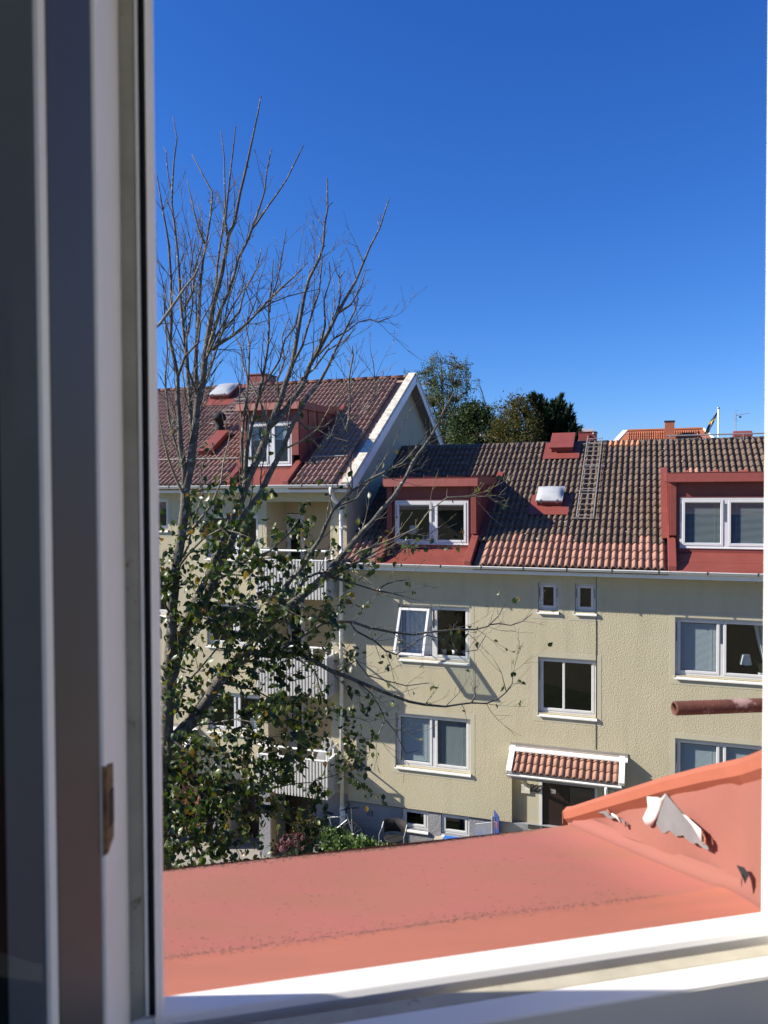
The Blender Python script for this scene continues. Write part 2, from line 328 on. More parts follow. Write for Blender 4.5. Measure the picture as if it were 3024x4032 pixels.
def window(house, x0, x1, z0, z1, Y, mull=None, blinds=(), sill=True, band=True, vents=True, inner='dark_interior', rec=0.085, thin_mull=None, skip_sash=None, name='window', smooth='stucco_smooth', sill_over=0.02, sillmat='white_metal'):
    """outer frame is the part; sashes, panes, blinds, sill are its pieces"""
    fw, yb = 0.05, Y + rec
    mb = MB(); sash_frame(mb, x0 + .006, x1 - .006, z0 + .004, z1 - .004, yb, yb + .07, fw)
    ms = mull if mull else []
    for m in ms: mb.box(m - .035, m + .035, yb + .002, yb + .068, z0 + fw, z1 - fw)
    wn = ob(name, mb, 'frame_paint', house); bevel(wn, .004)
    edges = [x0 + fw] + [e for m in ms for e in (m - .035, m + .035)] + [x1 - fw]
    panes = list(zip(edges[::2], edges[1::2]))
    for k, (a, b) in enumerate(panes):
        if skip_sash == k:
            continue
        sb = MB(); a2, b2, c2, d2 = a + .004, b - .004, z0 + fw + .004, z1 - fw - .004
        sash_frame(sb, a2, b2, c2, d2, yb - .008, yb + .045, .062)
        if thin_mull: sb.box(thin_mull - .028, thin_mull + .028, yb - .007, yb + .044, c2 + .062, d2 - .062)
        so_ = ob('sash', sb, 'frame_paint', wn); bevel(so_, .006)
        pb = MB(); pb.box(a2 + .056, b2 - .056, yb + .018, yb + .024, c2 + .056, d2 - .056)
        put('pane', raw_mesh('pane', [(a2 + .056, yb + .02, c2 + .056), (b2 - .056, yb + .02, c2 + .056), (b2 - .056, yb + .02, d2 - .056), (a2 + .056, yb + .02, d2 - .056)], [(0, 1, 2, 3)], 'glass'), wn)
        if k < len(blinds) and blinds[k]:
            t = blinds[k]
            if t == 'closed': blind(wn, a2 + .06, b2 - .06, c2 + .06, d2 - .058, yb + .075, tilt=62)
            elif t == 'open': blind(wn, a2 + .06, b2 - .06, c2 + .06, d2 - .058, yb + .075, tilt=22)
            elif t == 'top': blind(wn, a2 + .06, b2 - .06, d2 - .42, d2 - .058, yb + .075, tilt=65)
            elif t == 'rolled': 
                rb = MB(); rb.box(a2 + .06, b2 - .06, yb + .06, yb + .085, d2 - .105, d2 - .058); ob('blind', rb, 'blind', wn)
    if vents:
        vb = MB(); h = (z1 - z0) * .33
        for xx in [x0 + .03] + [m for m in ms] + ([x1 - .032] if vents == 2 else []):
            for o_ in ((-.012, .012) if xx in ms else (0,)):
                vb.box(xx + o_ - .006, xx + o_ + .006, yb - .0045, yb + .004, z1 - .13 - h, z1 - .13)
        ob('vent_strip', vb, 'black_vent', wn)
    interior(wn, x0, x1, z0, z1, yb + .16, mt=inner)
    if sill:
        s2 = MB(); a, b = x0 - sill_over, x1 + sill_over
        s2.prism([(Y - .055, z0 - .075), (Y - .055, z0 - .045), (yb + .03, z0 + .0), (yb + .03, z0 - .02), (Y - .04, z0 - .055)], 'x', a, b)
        s2.box(a, a + .006, Y - .05, Y - .003, z0 - .06, z0 - .005); s2.box(b - .006, b, Y - .05, Y - .003, z0 - .06, z0 - .005)
        ob('sill', s2, sillmat, wn)
    if band:
        wd = 0.115; b2 = MB(); y0, y1 = Y - .004, Y + .05
        b2.box(x0 - wd, x0 - .0005, y0, y1, z0 - .2, z1 + .0); b2.box(x1 + .0005, x1 + wd, y0, y1, z0 - .2, z1 + .0)
        b2.box(x0 - wd, x1 + wd, y0, y1, z1 + .0005, z1 + wd)
        b2.box(x0 - .0005, x1 + .0005, y0, y1, z0 - .2, z0 - .085)
        ob('plaster_band', b2, smooth, wn)
    return wn
# one roof tile: two rolls, sharp valleys, a thick lower edge
def tile_mesh(name, mt, W=0.30, L=0.365, amp=0.05, n=8):
    xs = [W * k / (2 * n) for k in range(2 * n + 1)]
    def zz(x):
        t = (x / (W / 2)) % 1.0
        return amp * max(0.0, math.sin(math.pi * (t - .22) / .78)) ** 0.8 if t > .22 else 0.0
    v = []; f = []; N = len(xs)
    for x in xs: v.append((x, 0.0, zz(x) + .042))
    for x in xs: v.append((x, L, zz(x) + .002))
    for x in xs: v.append((x, 0.004, zz(x) + .002))
    for k in range(N - 1):
        f.append((k, k + 1, N + k + 1, N + k)); f.append((2 * N + k, 2 * N + k + 1, k + 1, k))
    me = raw_mesh(name, v, f, mt)
    for i, p in enumerate(me.polygons): p.use_smooth = (i % 2 == 0)
    return me
def roof_frame(ze, tp, Ye=18.35):
    a = math.atan(tp); c, s_ = math.cos(a), math.sin(a)
    return lambda X, t, off=0.0: Matrix(((1, 0, 0, X), (0, c, -s_, Ye + t * c - off * s_), (0, s_, c, ze + t * s_ + off * c), (0, 0, 0, 1)))
def lay_tiles(roof, ze, tp, x0, x1, slope, excl, kind_of, r, near=(-2, 20), W=0.30, P=0.322, amp=.062, limit=300, W0=0.0, Ye=18.35):
    fr = roof_frame(ze, tp, Ye); ms = {}; spots = []
    nx = int((x1 - x0) / W); ny = int(slope / P)
    for j in range(ny):
        for i in range(nx):
            X = x0 + i * W; t = j * P
            p = fr(X + W / 2, t + P / 2).translation
            if any(e[0] < p.x < e[1] and e[2] < p.y < e[3] for e in excl): continue
            spots.append((((p.x - near[0]) ** 2 + (p.y - near[1]) ** 2), X, t, j, i))
    spots.sort()
    bulk = {}
    for k, (d, X, t, j, i) in enumerate(spots):
        mt = kind_of(j, i, ny, r)
        if mt not in ms: ms[mt] = tile_mesh('tile', mt, W, P * 1.13, amp)
        mtx = fr(X, t, .004 + r.uniform(-.004, .006)) @ Matrix.Rotation(R(r.uniform(-.8, .8)), 4, 'Z') @ Matrix.Rotation(R(r.uniform(-.5, .9)), 4, 'X')
        if k < limit: put('tile', ms[mt], roof, mtx)
        else: bulk.setdefault(mt, []).append(mtx)
    v = []; f = []; mi = []; mats = list(bulk)
    for q, mt in enumerate(mats):
        me = ms[mt]; vs = [p.co.copy() for p in me.vertices]; fs = [tuple(p.vertices) for p in me.polygons]
        for mtx in bulk[mt]:
            o = len(v); v += [tuple(mtx @ p) for p in vs]; f += [tuple(a + o for a in g) for g in fs]; mi += [q] * len(fs)
    if v:
        me = bpy.data.meshes.new('roof_tiles'); me.from_pydata(v, [], f)
        for mt in mats: me.materials.append(M[mt])
        me.polygons.foreach_set('material_index', mi); me.polygons.foreach_set('use_smooth', [i % 2 == 0 for i in range(len(f))]); me.update()
        put('roof_tiles', me, roof, None, 'stuff')
    return fr
def ridge_caps(roof, x0, x1, Y, z, tp, mt, r, step=.42):
    x = x0; me = MB()
    n = 8; prof = []
    for k in range(n + 1):
        a = math.pi * (0.06 + 0.88 * k / n); prof.append((.135 * math.cos(a), .115 * math.sin(a) - .045))
    def cap(L_):
        v = []; f = []
        for q, (xx, s_) in enumerate(((0, 1.0), (L_, 1.12), (L_, .98))):
            for (y, h) in prof: v.append((xx, y * s_, h * s_))
        N = len(prof)
        for k in range(N - 1): f.append((k, k + 1, N + k + 1, N + k)); f.append((N + k, N + k + 1, 2 * N + k + 1, 2 * N + k))
        return raw_mesh('ridge_tile', v, f, mt, True)
    m = cap(step + .03)
    while x < x1:
        put('ridge_tile', m, roof, Matrix.Translation((x, Y, z + r.uniform(-.006, .008))) @ Matrix.Rotation(R(r.uniform(-1.2, 1.2)), 4, 'Z') @ Matrix.Rotation(R(r.uniform(-1.0, 1.0)), 4, 'Y')); x += step
def dormer(house, w0, w1, z0, z1, ze, tp, ztop, mull, blinds, inner='dark_interior', wall_r=.25, thick_mull=False, left_cut=None, Yf=19.2, post=.14):
    """box dormer clad in red sheet: everything below hangs under the part 'dormer' (its front panel)"""
    zr = lambda Y: ze + tp * (Y - 18.35)
    gap = .075 if post < .2 else .03
    pl, pr = w0 - gap - post, w1 + gap + post; Yb = 18.35 + (ztop + .05 - ze) / tp
    # front panel over the window, a little wavy
    mb = MB(); n = 14; zt, zb = ztop - .2, z1 + .015
    for k in range(n):
        xa, xb = w0 - .02 + (w1 - w0 + .04) * k / n, w0 - .02 + (w1 - w0 + .04) * (k + 1) / n
        wv = lambda x, z: Yf + .02 + .008 * math.sin(x * 5.1) * (1 if z > 0 else 0)
        mb.poly([(xa, Yf + .035, zb), (xb, Yf + .035, zb), (xb, wv(xb, 1), zt + .02), (xa, wv(xa, 1), zt + .02)])
    dm = put('dormer', raw_mesh('dormer', mb.v, mb.f, 'red_sheet', True), house)
    bx('window_head', 'red_sheet', dm, w0 - .02, w1 + .02, Yf - .012, Yf + .045, z1 + .002, z1 + .02)
    # fascia with drip edges
    f_ = MB(); f_.prism([(Yf - .19, ztop - .2), (Yf - .17, ztop - .205), (Yf - .1, ztop + .0), (Yf - .13, ztop + .005)], 'x', pl - .06, pr + .06)
    fa = ob('fascia', f_, 'red_sheet', dm)
    e_ = MB(); e_.box(pl - .065, pr + .065, Yf - .205, Yf - .185, ztop - .212, ztop - .198); e_.box(pl - .065, pr + .065, Yf - .142, Yf - .1, ztop + .005, ztop + .014)
    ob('drip_edge', e_, 'red_sheet', dm)
    s_ = MB(); s_.box(pl - .05, pr + .05, Yf - .17, Yf + .03, ztop - .203, ztop - .19); ob('soffit', s_, 'red_sheet', dm)
    # roof sheet with standing seams
    r_ = MB(); r_.poly([(pl - .06, Yf - .12, ztop + .006), (pr + .06, Yf - .12, ztop + .006), (pr + .06, Yb + .05, ztop + .06), (pl - .06, Yb + .05, ztop + .06)])
    x = pl + .4
    while x < pr: r_.box(x - .008, x + .008, Yf - .1, Yb, ztop + .01, ztop + .075); x += .62
    ob('roof_sheet', r_, 'red_sheet', dm)
    for sx, o_ in ((pl - .06, -1), (pr + .06, 1)):
        c_ = MB()
        c_.prism([(Yf - .13, ztop - .19), (Yf - .13, ztop + .01), (Yb, ztop + .065), (Yb - .3, ztop - .13)], 'x', min(sx, sx + .02 * o_), max(sx, sx + .02 * o_)); ob('roof_edge', c_, 'red_sheet', dm)
    # posts beside the window, returns to the window, cheeks back to the roof
    for sgn, xw, xo in ((-1, w0, pl), (1, w1, pr)):
        a, b = (xo, xo + post) if sgn < 0 else (xo - post, xo)
        bx('corner_post', 'red_sheet', dm, a, b, Yf - .05, Yf + .12, z0 + .28, ztop - .2, .006)
        a2, b2 = (b, xw) if sgn < 0 else (xw, a)
        bx('window_jamb', 'red_sheet', dm, min(a2, b2), max(a2, b2), Yf + .03, Yf + .1, z0 - .1, ztop - .2)
        k_ = MB(); xx = xo + (.012 * sgn)
        k_.poly([(xx, Yf - .02, zr(Yf) - .03), (xx, Yb, zr(Yb) - .03), (xx, Yb, ztop), (xx, Yf - .02, ztop - .02)])
        y = Yf + .55
        while y < Yb - .3:
            k_.box(min(xx, xx + .025 * sgn), max(xx, xx + .025 * sgn), y - .006, y + .006, zr(y) - .02, ztop - .03); y += .6
        ob('cheek', k_, 'red_sheet', dm)
        # flashing strip on the tiles along the cheek
        g_ = MB(); xa, xb = (xx, xx + .17 * sgn)
        for q, (ya, yb2) in enumerate(((Yf + .05, Yf + 1.0), (Yf + .97, Yf + 2.0), (Yf + 1.97, Yb + .1))):
            o_ = .085 + .006 * q
            g_.hexa([(min(xa, xb), ya, zr(ya) + o_), (max(xa, xb), ya, zr(ya) + o_), (max(xa, xb), ya, zr(ya) + o_ + .012), (min(xa, xb), ya, zr(ya) + o_ + .012)],
                    [(min(xa, xb), yb2, zr(yb2) + o_), (max(xa, xb), yb2, zr(yb2) + o_), (max(xa, xb), yb2, zr(yb2) + o_ + .012), (min(xa, xb), yb2, zr(yb2) + o_ + .012)])
        ob('flashing', g_, 'red_sheet', dm)
        # raised kerb that runs from the post down to the eaves
        h_ = MB(); a3, b3 = (a - .05, a + .13) if sgn < 0 else (b - .13, b + .05)
        yA, yB = 18.28, Yf + .07
        h_.hexa([(a3, yA, zr(yA) - .06), (b3, yA, zr(yA) - .06), (b3, yA, zr(yA) + .12), (a3, yA, zr(yA) + .12)],
                [(a3, yB, zr(yB) - .3), (b3, yB, zr(yB) - .3), (b3, yB, zr(yB) + .14), (a3, yB, zr(yB) + .14)])
        o_ = ob('kerb', h_, 'red_sheet', dm); bevel(o_, .012, 2)
    # apron
    ap = MB(); xa, xb = pl + .02, pr - .02
    ap.poly([(xa, 18.25, ze - .035), (xb, 18.25, ze - .035), (xb, 18.75, ze + .125), (xa, 18.75, ze + .125)])
    ap.poly([(xa, 18.752, ze + .135), (xb, 18.752, ze + .135), (xb, Yf - .02, z0 - .10), (xa, Yf - .02, z0 - .10)])
    ap.poly([(xa, 18.75, ze + .125), (xb, 18.75, ze + .125), (xb, 18.752, ze + .135), (xa, 18.752, ze + .135)])
    ap.poly([(xa, 18.25, ze - .035), (xa, 18.24, ze - .06), (xb, 18.24, ze - .06), (xb, 18.25, ze - .035)])
    put('apron', raw_mesh('apron', ap.v, ap.f, 'red_sheet'), dm)
    bx('apron_upstand', 'red_sheet', dm, xa, xb, Yf - .015, Yf + .02, z0 - .12, z0 - .005)
    # window of the dormer
    fw = .05; mb = MB(); sash_frame(mb, w0, w1, z0, z1, Yf - .005, Yf + .07, fw); mb.box(w0 - .01, w1 + .01, Yf - .035, Yf - .004, z0 - .012, z0 + .012)
    hw = .045 if not thick_mull else .06
    mb.box(mull - hw, mull + hw, Yf - .003, Yf + .068, z0 + fw, z1 - fw)
    wn = ob('window_frame', mb, 'frame_paint', dm); bevel(wn, .004)
    for k, (a, b) in enumerate(((w0 + fw, mull - hw), (mull + hw, w1 - fw))):
        sb = MB(); sash_frame(sb, a + .003, b - .003, z0 + fw + .003, z1 - fw - .003, Yf - .015, Yf + .04, .062)
        o_ = ob('sash', sb, 'frame_paint', dm); bevel(o_, .006)
        put('pane', raw_mesh('pane', [(a + .06, Yf + .015, z0 + .11), (b - .06, Yf + .015, z0 + .11), (b - .06, Yf + .015, z1 - .11), (a + .06, Yf + .015, z1 - .11)], [(0, 1, 2, 3)], 'glass'), dm)
        t = blinds[k]
        if t == 'open': blind(dm, a + .062, b - .062, z0 + .11, z1 - .11, Yf + .07, tilt=30)
        elif t == 'closed': blind(dm, a + .062, b - .062, z0 + .11, z1 - .11, Yf + .07, tilt=60)
        elif t == 'top': blind(dm, a + .062, b - .062, z1 - .48, z1 - .11, Yf + .07, tilt=60)
        elif t == 'rolled':
            rb = MB(); rb.box(a + .06, b - .06, Yf + .06, Yf + .09, z1 - .15, z1 - .11); ob('blind', rb, 'blind', dm)
    vb = MB(); h = (z1 - z0) * .36
    for xx in (w0 + .03, mull - .014, mull + .014): vb.box(xx - .006, xx + .006, Yf - .0075, Yf + .004, z1 - .14 - h, z1 - .14)
    ob('vent_strip', vb, 'black_vent', dm)
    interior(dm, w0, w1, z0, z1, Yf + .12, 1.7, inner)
    return dm
def ladder(house, frm, x, t0, t1, wd, tilt_x=0.0):
    mb = MB(); A, B = frm(x, t0, .14).translation, frm(x, t1, .14).translation
    for s_ in (0, wd): mb.tube([A + Vector((s_, 0, 0)), B + Vector((s_, 0, 0))], .014, 6)
    ld = ob('roof_ladder', mb, 'ladder_metal', house)
    n = int((t1 - t0) / .262)
    for k in range(n + 1):
        p = frm(x, t0 + .1 + k * (t1 - t0 - .2) / n, .15).translation
        r = MB(); r.tube([p, p + Vector((wd, 0, 0))], .0115, 6); ob('rung', r, 'ladder_metal', ld)
    for k in range(4):
        p = frm(x, t0 + .03 + k * (t1 - t0 - .35) / 3, .11).translation
        r = MB(); r.box(p.x - .14, p.x + wd + .14, p.y - .02, p.y + .02, p.z - .014, p.z + .006); ob('bracket', r, 'ladder_metal', ld)
    return ld
def skylight(house, frm, x0, x1, t0, t1, fl, name='roof_light'):
    """curb on a red flashing with a bulged acrylic cover"""
    mb = MB(); rot = frm(0, 0)
    def P(x, t, h): return frm(x, t, h).translation
    a, b, c, d = fl; mb.hexa([P(a, c, .085), P(b, c, .085), P(b, d, .085), P(a, d, .085)], [P(a, c, .10), P(b, c, .10), P(b, d, .10), P(a, d, .10)])
    sk = ob(name, mb, 'red_sheet', house)
    mb = MB(); mb.hexa([P(x0 + .03, t0 + .03, .09), P(x1 - .03, t0 + .03, .09), P(x1 - .03, t1 - .03, .09), P(x0 + .03, t1 - .03, .09)], [P(x0 + .03, t0 + .03, .25), P(x1 - .03, t0 + .03, .25), P(x1 - .03, t1 - .03, .25), P(x0 + .03, t1 - .03, .25)])
    ob('curb', mb, 'red_sheet', sk)
    mb = MB(); mb.hexa([P(x0, t0, .22), P(x1, t0, .22), P(x1, t1, .22), P(x0, t1, .22)], [P(x0, t0, .285), P(x1, t0, .285), P(x1, t1, .285), P(x0, t1, .285)])
    o = ob('cover_frame', mb, 'acrylic', sk); bevel(o, .01, 2)
    v = []; f = []; n = 10
    for j in range(n + 1):
        for i in range(n + 1):
            u, w_ = i / n, j / n; h = .286 + .10 * (math.sin(math.pi * u) * math.sin(math.pi * w_)) ** .45
            v.append(tuple(P(x0 + .02 + (x1 - x0 - .04) * u, t0 + .02 + (t1 - t0 - .04) * w_, h)))
    for j in range(n):
        for i in range(n): k = j * (n + 1) + i; f.append((k, k + 1, k + n + 2, k + n + 1))
    put('dome', raw_mesh('dome', v, f, 'acrylic', True), sk)
    for xx in (x0 + (x1 - x0) * .2, x0 + (x1 - x0) * .8):
        c1 = MB(); c1.hexa([P(xx - .02, t0 - .015, .2), P(xx + .02, t0 - .015, .2), P(xx + .02, t0 + .03, .2), P(xx - .02, t0 + .03, .2)], [P(xx - .02, t0 - .015, .30), P(xx + .02, t0 - .015, .30), P(xx + .02, t0 + .03, .30), P(xx - .02, t0 + .03, .30)])
        ob('clip', c1, 'galv', sk)
    return sk
def gutter(house, x0, x1, Y, z, r=.062):
    mb = MB(); n = 8
    for k in range(n):
        a, b = math.pi + math.pi * k / n, math.pi + math.pi * (k + 1) / n
        p = lambda t, q: (Y + math.cos(t) * q, z + math.sin(t) * q)
        for q in (r, r - .004):
            mb.poly([(x0, *p(a, q)), (x1, *p(a, q)), (x1, *p(b, q)), (x0, *p(b, q))])
    mb.tube([(x0, Y - r, z), (x1, Y - r, z)], .009, 6); mb.box(x0, x0 + .01, Y - r, Y + r, z - r * .7, z)
    mb.box(x1 - .01, x1, Y - r, Y + r, z - r * .7, z)
    g = ob('gutter', mb, 'white_metal', house)
    x = x0 + .5
    while x < x1:
        b = MB(); b.box(x - .013, x + .013, Y - r - .014, Y - r - .002, z - .055, z + .014); ob('gutter_bracket', b, 'dark_metal', g); x += 1.0
    return g
def canopy(house, x0, x1, ztop, zeave, r, Ye=18.17, Yw=18.8):
    """tiled porch roof: tiles, white barge caps, top flashing, gutter, timber frame and brackets"""
    tp = (ztop - .12 - zeave) / (Yw - Ye); sl = math.hypot(Yw - Ye, ztop - .12 - zeave); fr = roof_frame(zeave, tp, Ye)
    mb = MB(); P = lambda x, t, h: fr(x, t, h).translation
    mb.hexa([P(x0 + .06, 0.02, -.07), P(x1 - .06, 0.02, -.07), P(x1 - .06, sl, -.07), P(x0 + .06, sl, -.07)], [P(x0 + .06, 0.02, -.012), P(x1 - .06, 0.02, -.012), P(x1 - .06, sl, -.012), P(x0 + .06, sl, -.012)])
    cn = ob('porch_roof', mb, 'old_wood', house)
    tm = tile_mesh('tile', 'tile_new', .30, .30, .05); nx = int((x1 - x0 - .24) / .30 + .5)
    Wt = (x1 - x0 - .26) / nx
    for j in range(3):
        for i in range(nx):
            put('tile', tm, cn, fr(x0 + .13 + i * Wt, j * .255 - .01, .006) @ Matrix.Rotation(R(r.uniform(-.7, .7)), 4, 'Z') @ Matrix.Diagonal((Wt / .30, 1, 1, 1)))
    for a in (x0, x1 - .13):
        c_ = MB(); c_.hexa([P(a, -.03, -.02), P(a + .13, -.03, -.02), P(a + .13, sl, -.02), P(a, sl, -.02)], [P(a, -.03, .085), P(a + .13, -.03, .085), P(a + .13, sl, .085), P(a, sl, .085)])
        o = ob('barge_cap', c_, 'white_metal', cn); bevel(o, .008)
        s_ = MB(); xx = a if a == x0 else a + .13 - .03
        s_.hexa([P(xx + .005, -.02, -.16), P(xx + .025, -.02, -.16), P(xx + .025, sl, -.16), P(xx + .005, sl, -.16)], [P(xx + .005, -.02, -.021), P(xx + .025, -.02, -.021), P(xx + .025, sl, -.021), P(xx + .005, sl, -.021)]); ob('barge_board', s_, 'old_wood', cn)
    f_ = MB(); f_.prism([(Yw - .10, ztop - .115), (Yw - .20, ztop - .15), (Yw - .20, ztop - .115), (Yw - .10, ztop - .075)], 'x', x0 - .02, x1 + .05); ob('top_flashing', f_, 'white_metal', cn)
    f_ = MB(); f_.prism([(Yw - .002, ztop), (Yw - .002, ztop - .1), (Yw - .099, ztop - .115), (Yw - .099, ztop - .078), (Yw - .02, ztop - .06), (Yw - .02, ztop)], 'x', x0 - .02, x1 + .05); ob('upstand_shaded', f_, 'old_wood', cn)  # brown tone paints the shadow above the white flashing
    g = MB(); zg = zeave - .045; yg = Ye - .035
    for k in range(6):
        a, b = math.pi + math.pi * k / 6, math.pi + math.pi * (k + 1) / 6; q = .05
        g.poly([(x0 + .03, yg + math.cos(a) * q, zg + math.sin(a) * q), (x1 - .07, yg + math.cos(a) * q, zg + math.sin(a) * q), (x1 - .07, yg + math.cos(b) * q, zg + math.sin(b) * q), (x0 + .03, yg + math.cos(b) * q, zg + math.sin(b) * q)])
    g.tube([(x0 + .03, yg - .05, zg), (x1 - .07, yg - .05, zg)], .011, 6); ob('porch_gutter', g, 'white_metal', cn)
    bx('eaves_board', 'old_wood', cn, x0 + .04, x1 - .04, Ye + .02, Ye + .05, zeave - .17, zeave - .01)
    for xb in (x0 + .3, x1 - .34):
        b = MB(); b.prism([(Yw + .12, zeave - .60), (Yw + .12, zeave - .50), (Ye + .12, zeave - .06), (Ye + .04, zeave - .06)], 'x', xb, xb + .09)
        b.box(xb - .01, xb + .10, Ye + .03, Yw + .12, zeave - .12, zeave - .06); o = ob('bracket', b, 'barge_cap', cn); bevel(o, .006)
        bx('wall_plate', 'barge_cap', cn, xb - .06, xb + .15, Yw + .07, Yw + .125, zeave - .74, zeave - .54)
    return cn
# ------------------------------------------------------------------ ground
def gz(x, y):
    t = max(0.0, min(1.0, (x + 8.7) / 1.0)); t = t * t * (3 - 2 * t)
    k = max(0.0, min(1.0, (y - 9.0) / 5.0))
    return -9.95 + .9 * t * k + .35 * (1 - k)
mb = MB(); xs = [-400, -120, -60, -30] + [-24 + i * .8 for i in range(46)] + [30, 60, 120, 400]; ys = [-400, -100, -40, -12] + [-4 + i * .8 for i in range(46)] + [45, 60, 120, 400]
idx = {}
for j, y in enumerate(ys):
    for i, x in enumerate(xs): idx[i, j] = mb.pt((x, y, gz(x, y)))
for j in range(len(ys) - 1):
    for i in range(len(xs) - 1): mb.f.append([idx[i, j], idx[i + 1, j], idx[i + 1, j + 1], idx[i, j + 1]])
ob('ground', mb, 'grass', None, True, 'structure')
mb = MB()
for k in range(24):
    xa, xb = -20 + k * 1.2, -20 + (k + 1) * 1.2
    for (ya, yb) in ((13.0, 14.5), (14.5, 16.0), (16.0, 17.2)):
        mb.poly([(xa, ya, gz(xa, ya) + .02), (xb, ya, gz(xb, ya) + .02), (xb, yb, gz(xb, yb) + .02), (xa, yb, gz(xa, yb) + .02)])
ob('path', mb, 'paving', None, True, 'structure')
mb = MB()
mb.poly([(-14, 17.2, -9.93), (-9.0, 17.2, -9.93), (-9.0, 19.8, -9.93), (-14, 19.8, -9.93)])
ob('driveway', mb, 'paving', None, False, 'structure')

# ------------------------------------------------------------------ right apartment house
HR = thing('apartment_house', 'long cream apartment house with mossy tile roof, red dormers and entrance 227', 'house', (-2, D, -9.1))
ZR, TP = -1.71, .614
A_ = (-6.088, -4.24, -4.20, -2.822); C_ = (-6.188, -4.222, -6.985, -5.625); S1 = (-2.558, -2.081, -2.83, -2.152); S2 = (-1.691, -1.21, -2.825, -2.147)
K_ = (-2.554, -1.195, -5.31, -3.949); R1 = (.54, 2.50, -4.18, -2.842); R2_ = (.552, 2.52, -6.985, -5.618); PO = (-3.19, -.62, -8.075, -6.12, .14)
wall('facade', 'stucco', HR, -7.5, 7.0, -8.075, -1.70, D, [A_, C_, S1, S2, K_, R1, R2_, PO])
BW1 = (-6.03, -5.335, -8.6, -8.077); BW2 = (-4.99, -4.258, -8.61, -8.077)
wall('plinth', 'plinth', HR, -7.5, 7.0, -10.1, -8.077, D + .03, [BW1, BW2, (-3.19, -.62, -10.1, -8.077, .14)])
bx('plinth_drip', 'black_vent', HR, -7.5, -3.2, D - .006, D + .028, -8.085, -8.0765)
mb = MB(); mb.poly([(-7.5, 28.9, -10), (7, 28.9, -10), (7, 28.9, -1.8), (-7.5, 28.9, -1.8)]); put('rear_wall', raw_mesh('rear_wall', mb.v, mb.f, 'stucco'), HR)
mb = MB(); mb.poly([(7, D, -10), (7, 28.9, -10), (7, 28.9, -1.7), (7, 23.64, 1.45), (7, D, -1.7)]); put('gable_wall', raw_mesh('gable_wall', mb.v, mb.f, 'stucco'), HR)
bx('cable', 'black_vent', HR, -1.205, -1.196, D - .012, D - .0005, -6.06, -1.86)
# ---- windows
wA = window(HR, *A_[:2], A_[2], A_[3], D, [-5.185], ('', ''), skip_sash=0)
wC = window(HR, *C_[:2], C_[2], C_[3], D, [-5.185], ('closed', 'open'))
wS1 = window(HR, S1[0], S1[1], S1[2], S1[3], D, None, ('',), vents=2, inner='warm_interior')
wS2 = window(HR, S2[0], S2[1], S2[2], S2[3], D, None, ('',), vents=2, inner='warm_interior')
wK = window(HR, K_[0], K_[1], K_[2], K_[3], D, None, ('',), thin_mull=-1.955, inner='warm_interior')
wR1 = window(HR, R1[0], R1[1], R1[2], R1[3], D, [1.52], ('closed', ''))
wR2 = window(HR, R2_[0], R2_[1], R2_[2], R2_[3], D, [1.53], ('closed', 'closed'))
for b in (BW1, BW2): window(HR, b[0], b[1], b[2], b[3], D + .03, None, ('',), vents=False, band=False, rec=.04)
# ---- the tilted sash of the upper left window: bottom swung out, top slid down
X0, X1 = -6.03, -5.225; TOP, BOT = (18.70, -2.905), (18.16, -3.995)
def tilt(p):
    t = p.z; n = Vector((BOT[0] - TOP[0], BOT[1] - TOP[1])); n.normalize(); m = Vector((-n.y, n.x))
    return Vector((p.x, TOP[0] + n.x * t + m.x * p.y, TOP[1] + n.y * t + m.y * p.y))
mb = MB(); mb.xf = tilt; Ls = math.hypot(BOT[0] - TOP[0], BOT[1] - TOP[1]); sash_frame(mb, X0, X1, 0, Ls, -.028, .028, .065)
ts = ob('sash', mb, 'frame_paint', wA, label='open sash tilted out at the bottom'); bevel(ts, .006)
pv = [tuple(tilt(Vector(p))) for p in ((X0 + .06, 0, .06), (X1 - .06, 0, .06), (X1 - .06, 0, Ls - .06), (X0 + .06, 0, Ls - .06))]
put('pane', raw_mesh('pane', pv, [(0, 1, 2, 3)], 'glass'), wA)
st = MB(); st.box(-6.02, -6.0, D - .28, D + .09, -3.62, -3.60); st.box(-5.25, -5.235, D - .28, D + .09, -3.62, -3.60); ob('stay', st, 'galv', wA)
# ---- porch
wall('porch_wall', 'stucco_yellow', HR, -3.19, -.62, -9.6, -6.12, D + .135, [(-2.50, -1.20, -9.2, -6.3, .1)])
bx('door_surround', 'stucco_smooth', HR, -2.83, -2.535, D + .118, D + .138, -9.2, -6.3)
bx('door_surround', 'stucco_smooth', HR, -1.165, -.66, D + .118, D + .138, -9.2, -6.3)
mb = MB(); mb.box(-2.535, -2.47, D + .105, D + .2, -9.2, -6.3); mb.box(-1.23, -1.166, D + .105, D + .2, -9.2, -6.3); ob('door_frame', mb, 'frame_paint', HR)
mb = MB(); mb.box(-2.468, -1.83, D + .17, D + .215, -9.1, -6.32)
dr = ob('door', mb, 'door_wood', HR)
mb = MB()
for (a, b, c, d) in ((-2.36, -1.94, -9.0, -8.2), (-2.36, -1.94, -8.1, -7.3)): mb.box(a, b, D + .162, D + .171, c, d)
ob('door_panel', mb, 'door_wood', dr)
bx('glazed_sidelight', 'door_wood', HR, -1.828, -1.232, D + .18, D + .2, -9.1, -8.2)
put('pane', raw_mesh('pane', [(-1.82, D + .19, -8.2), (-1.24, D + .19, -8.2), (-1.24, D + .19, -6.4), (-1.82, D + .19, -6.4)], [(0, 1, 2, 3)], 'glass'), HR)
interior(HR, -2.4, -1.3, -8.9, -6.5, D + .24, 1.6)
bx('notice', 'galv', dr, -2.27, -2.15, D + .164, D + .1685, -7.32, -7.2)
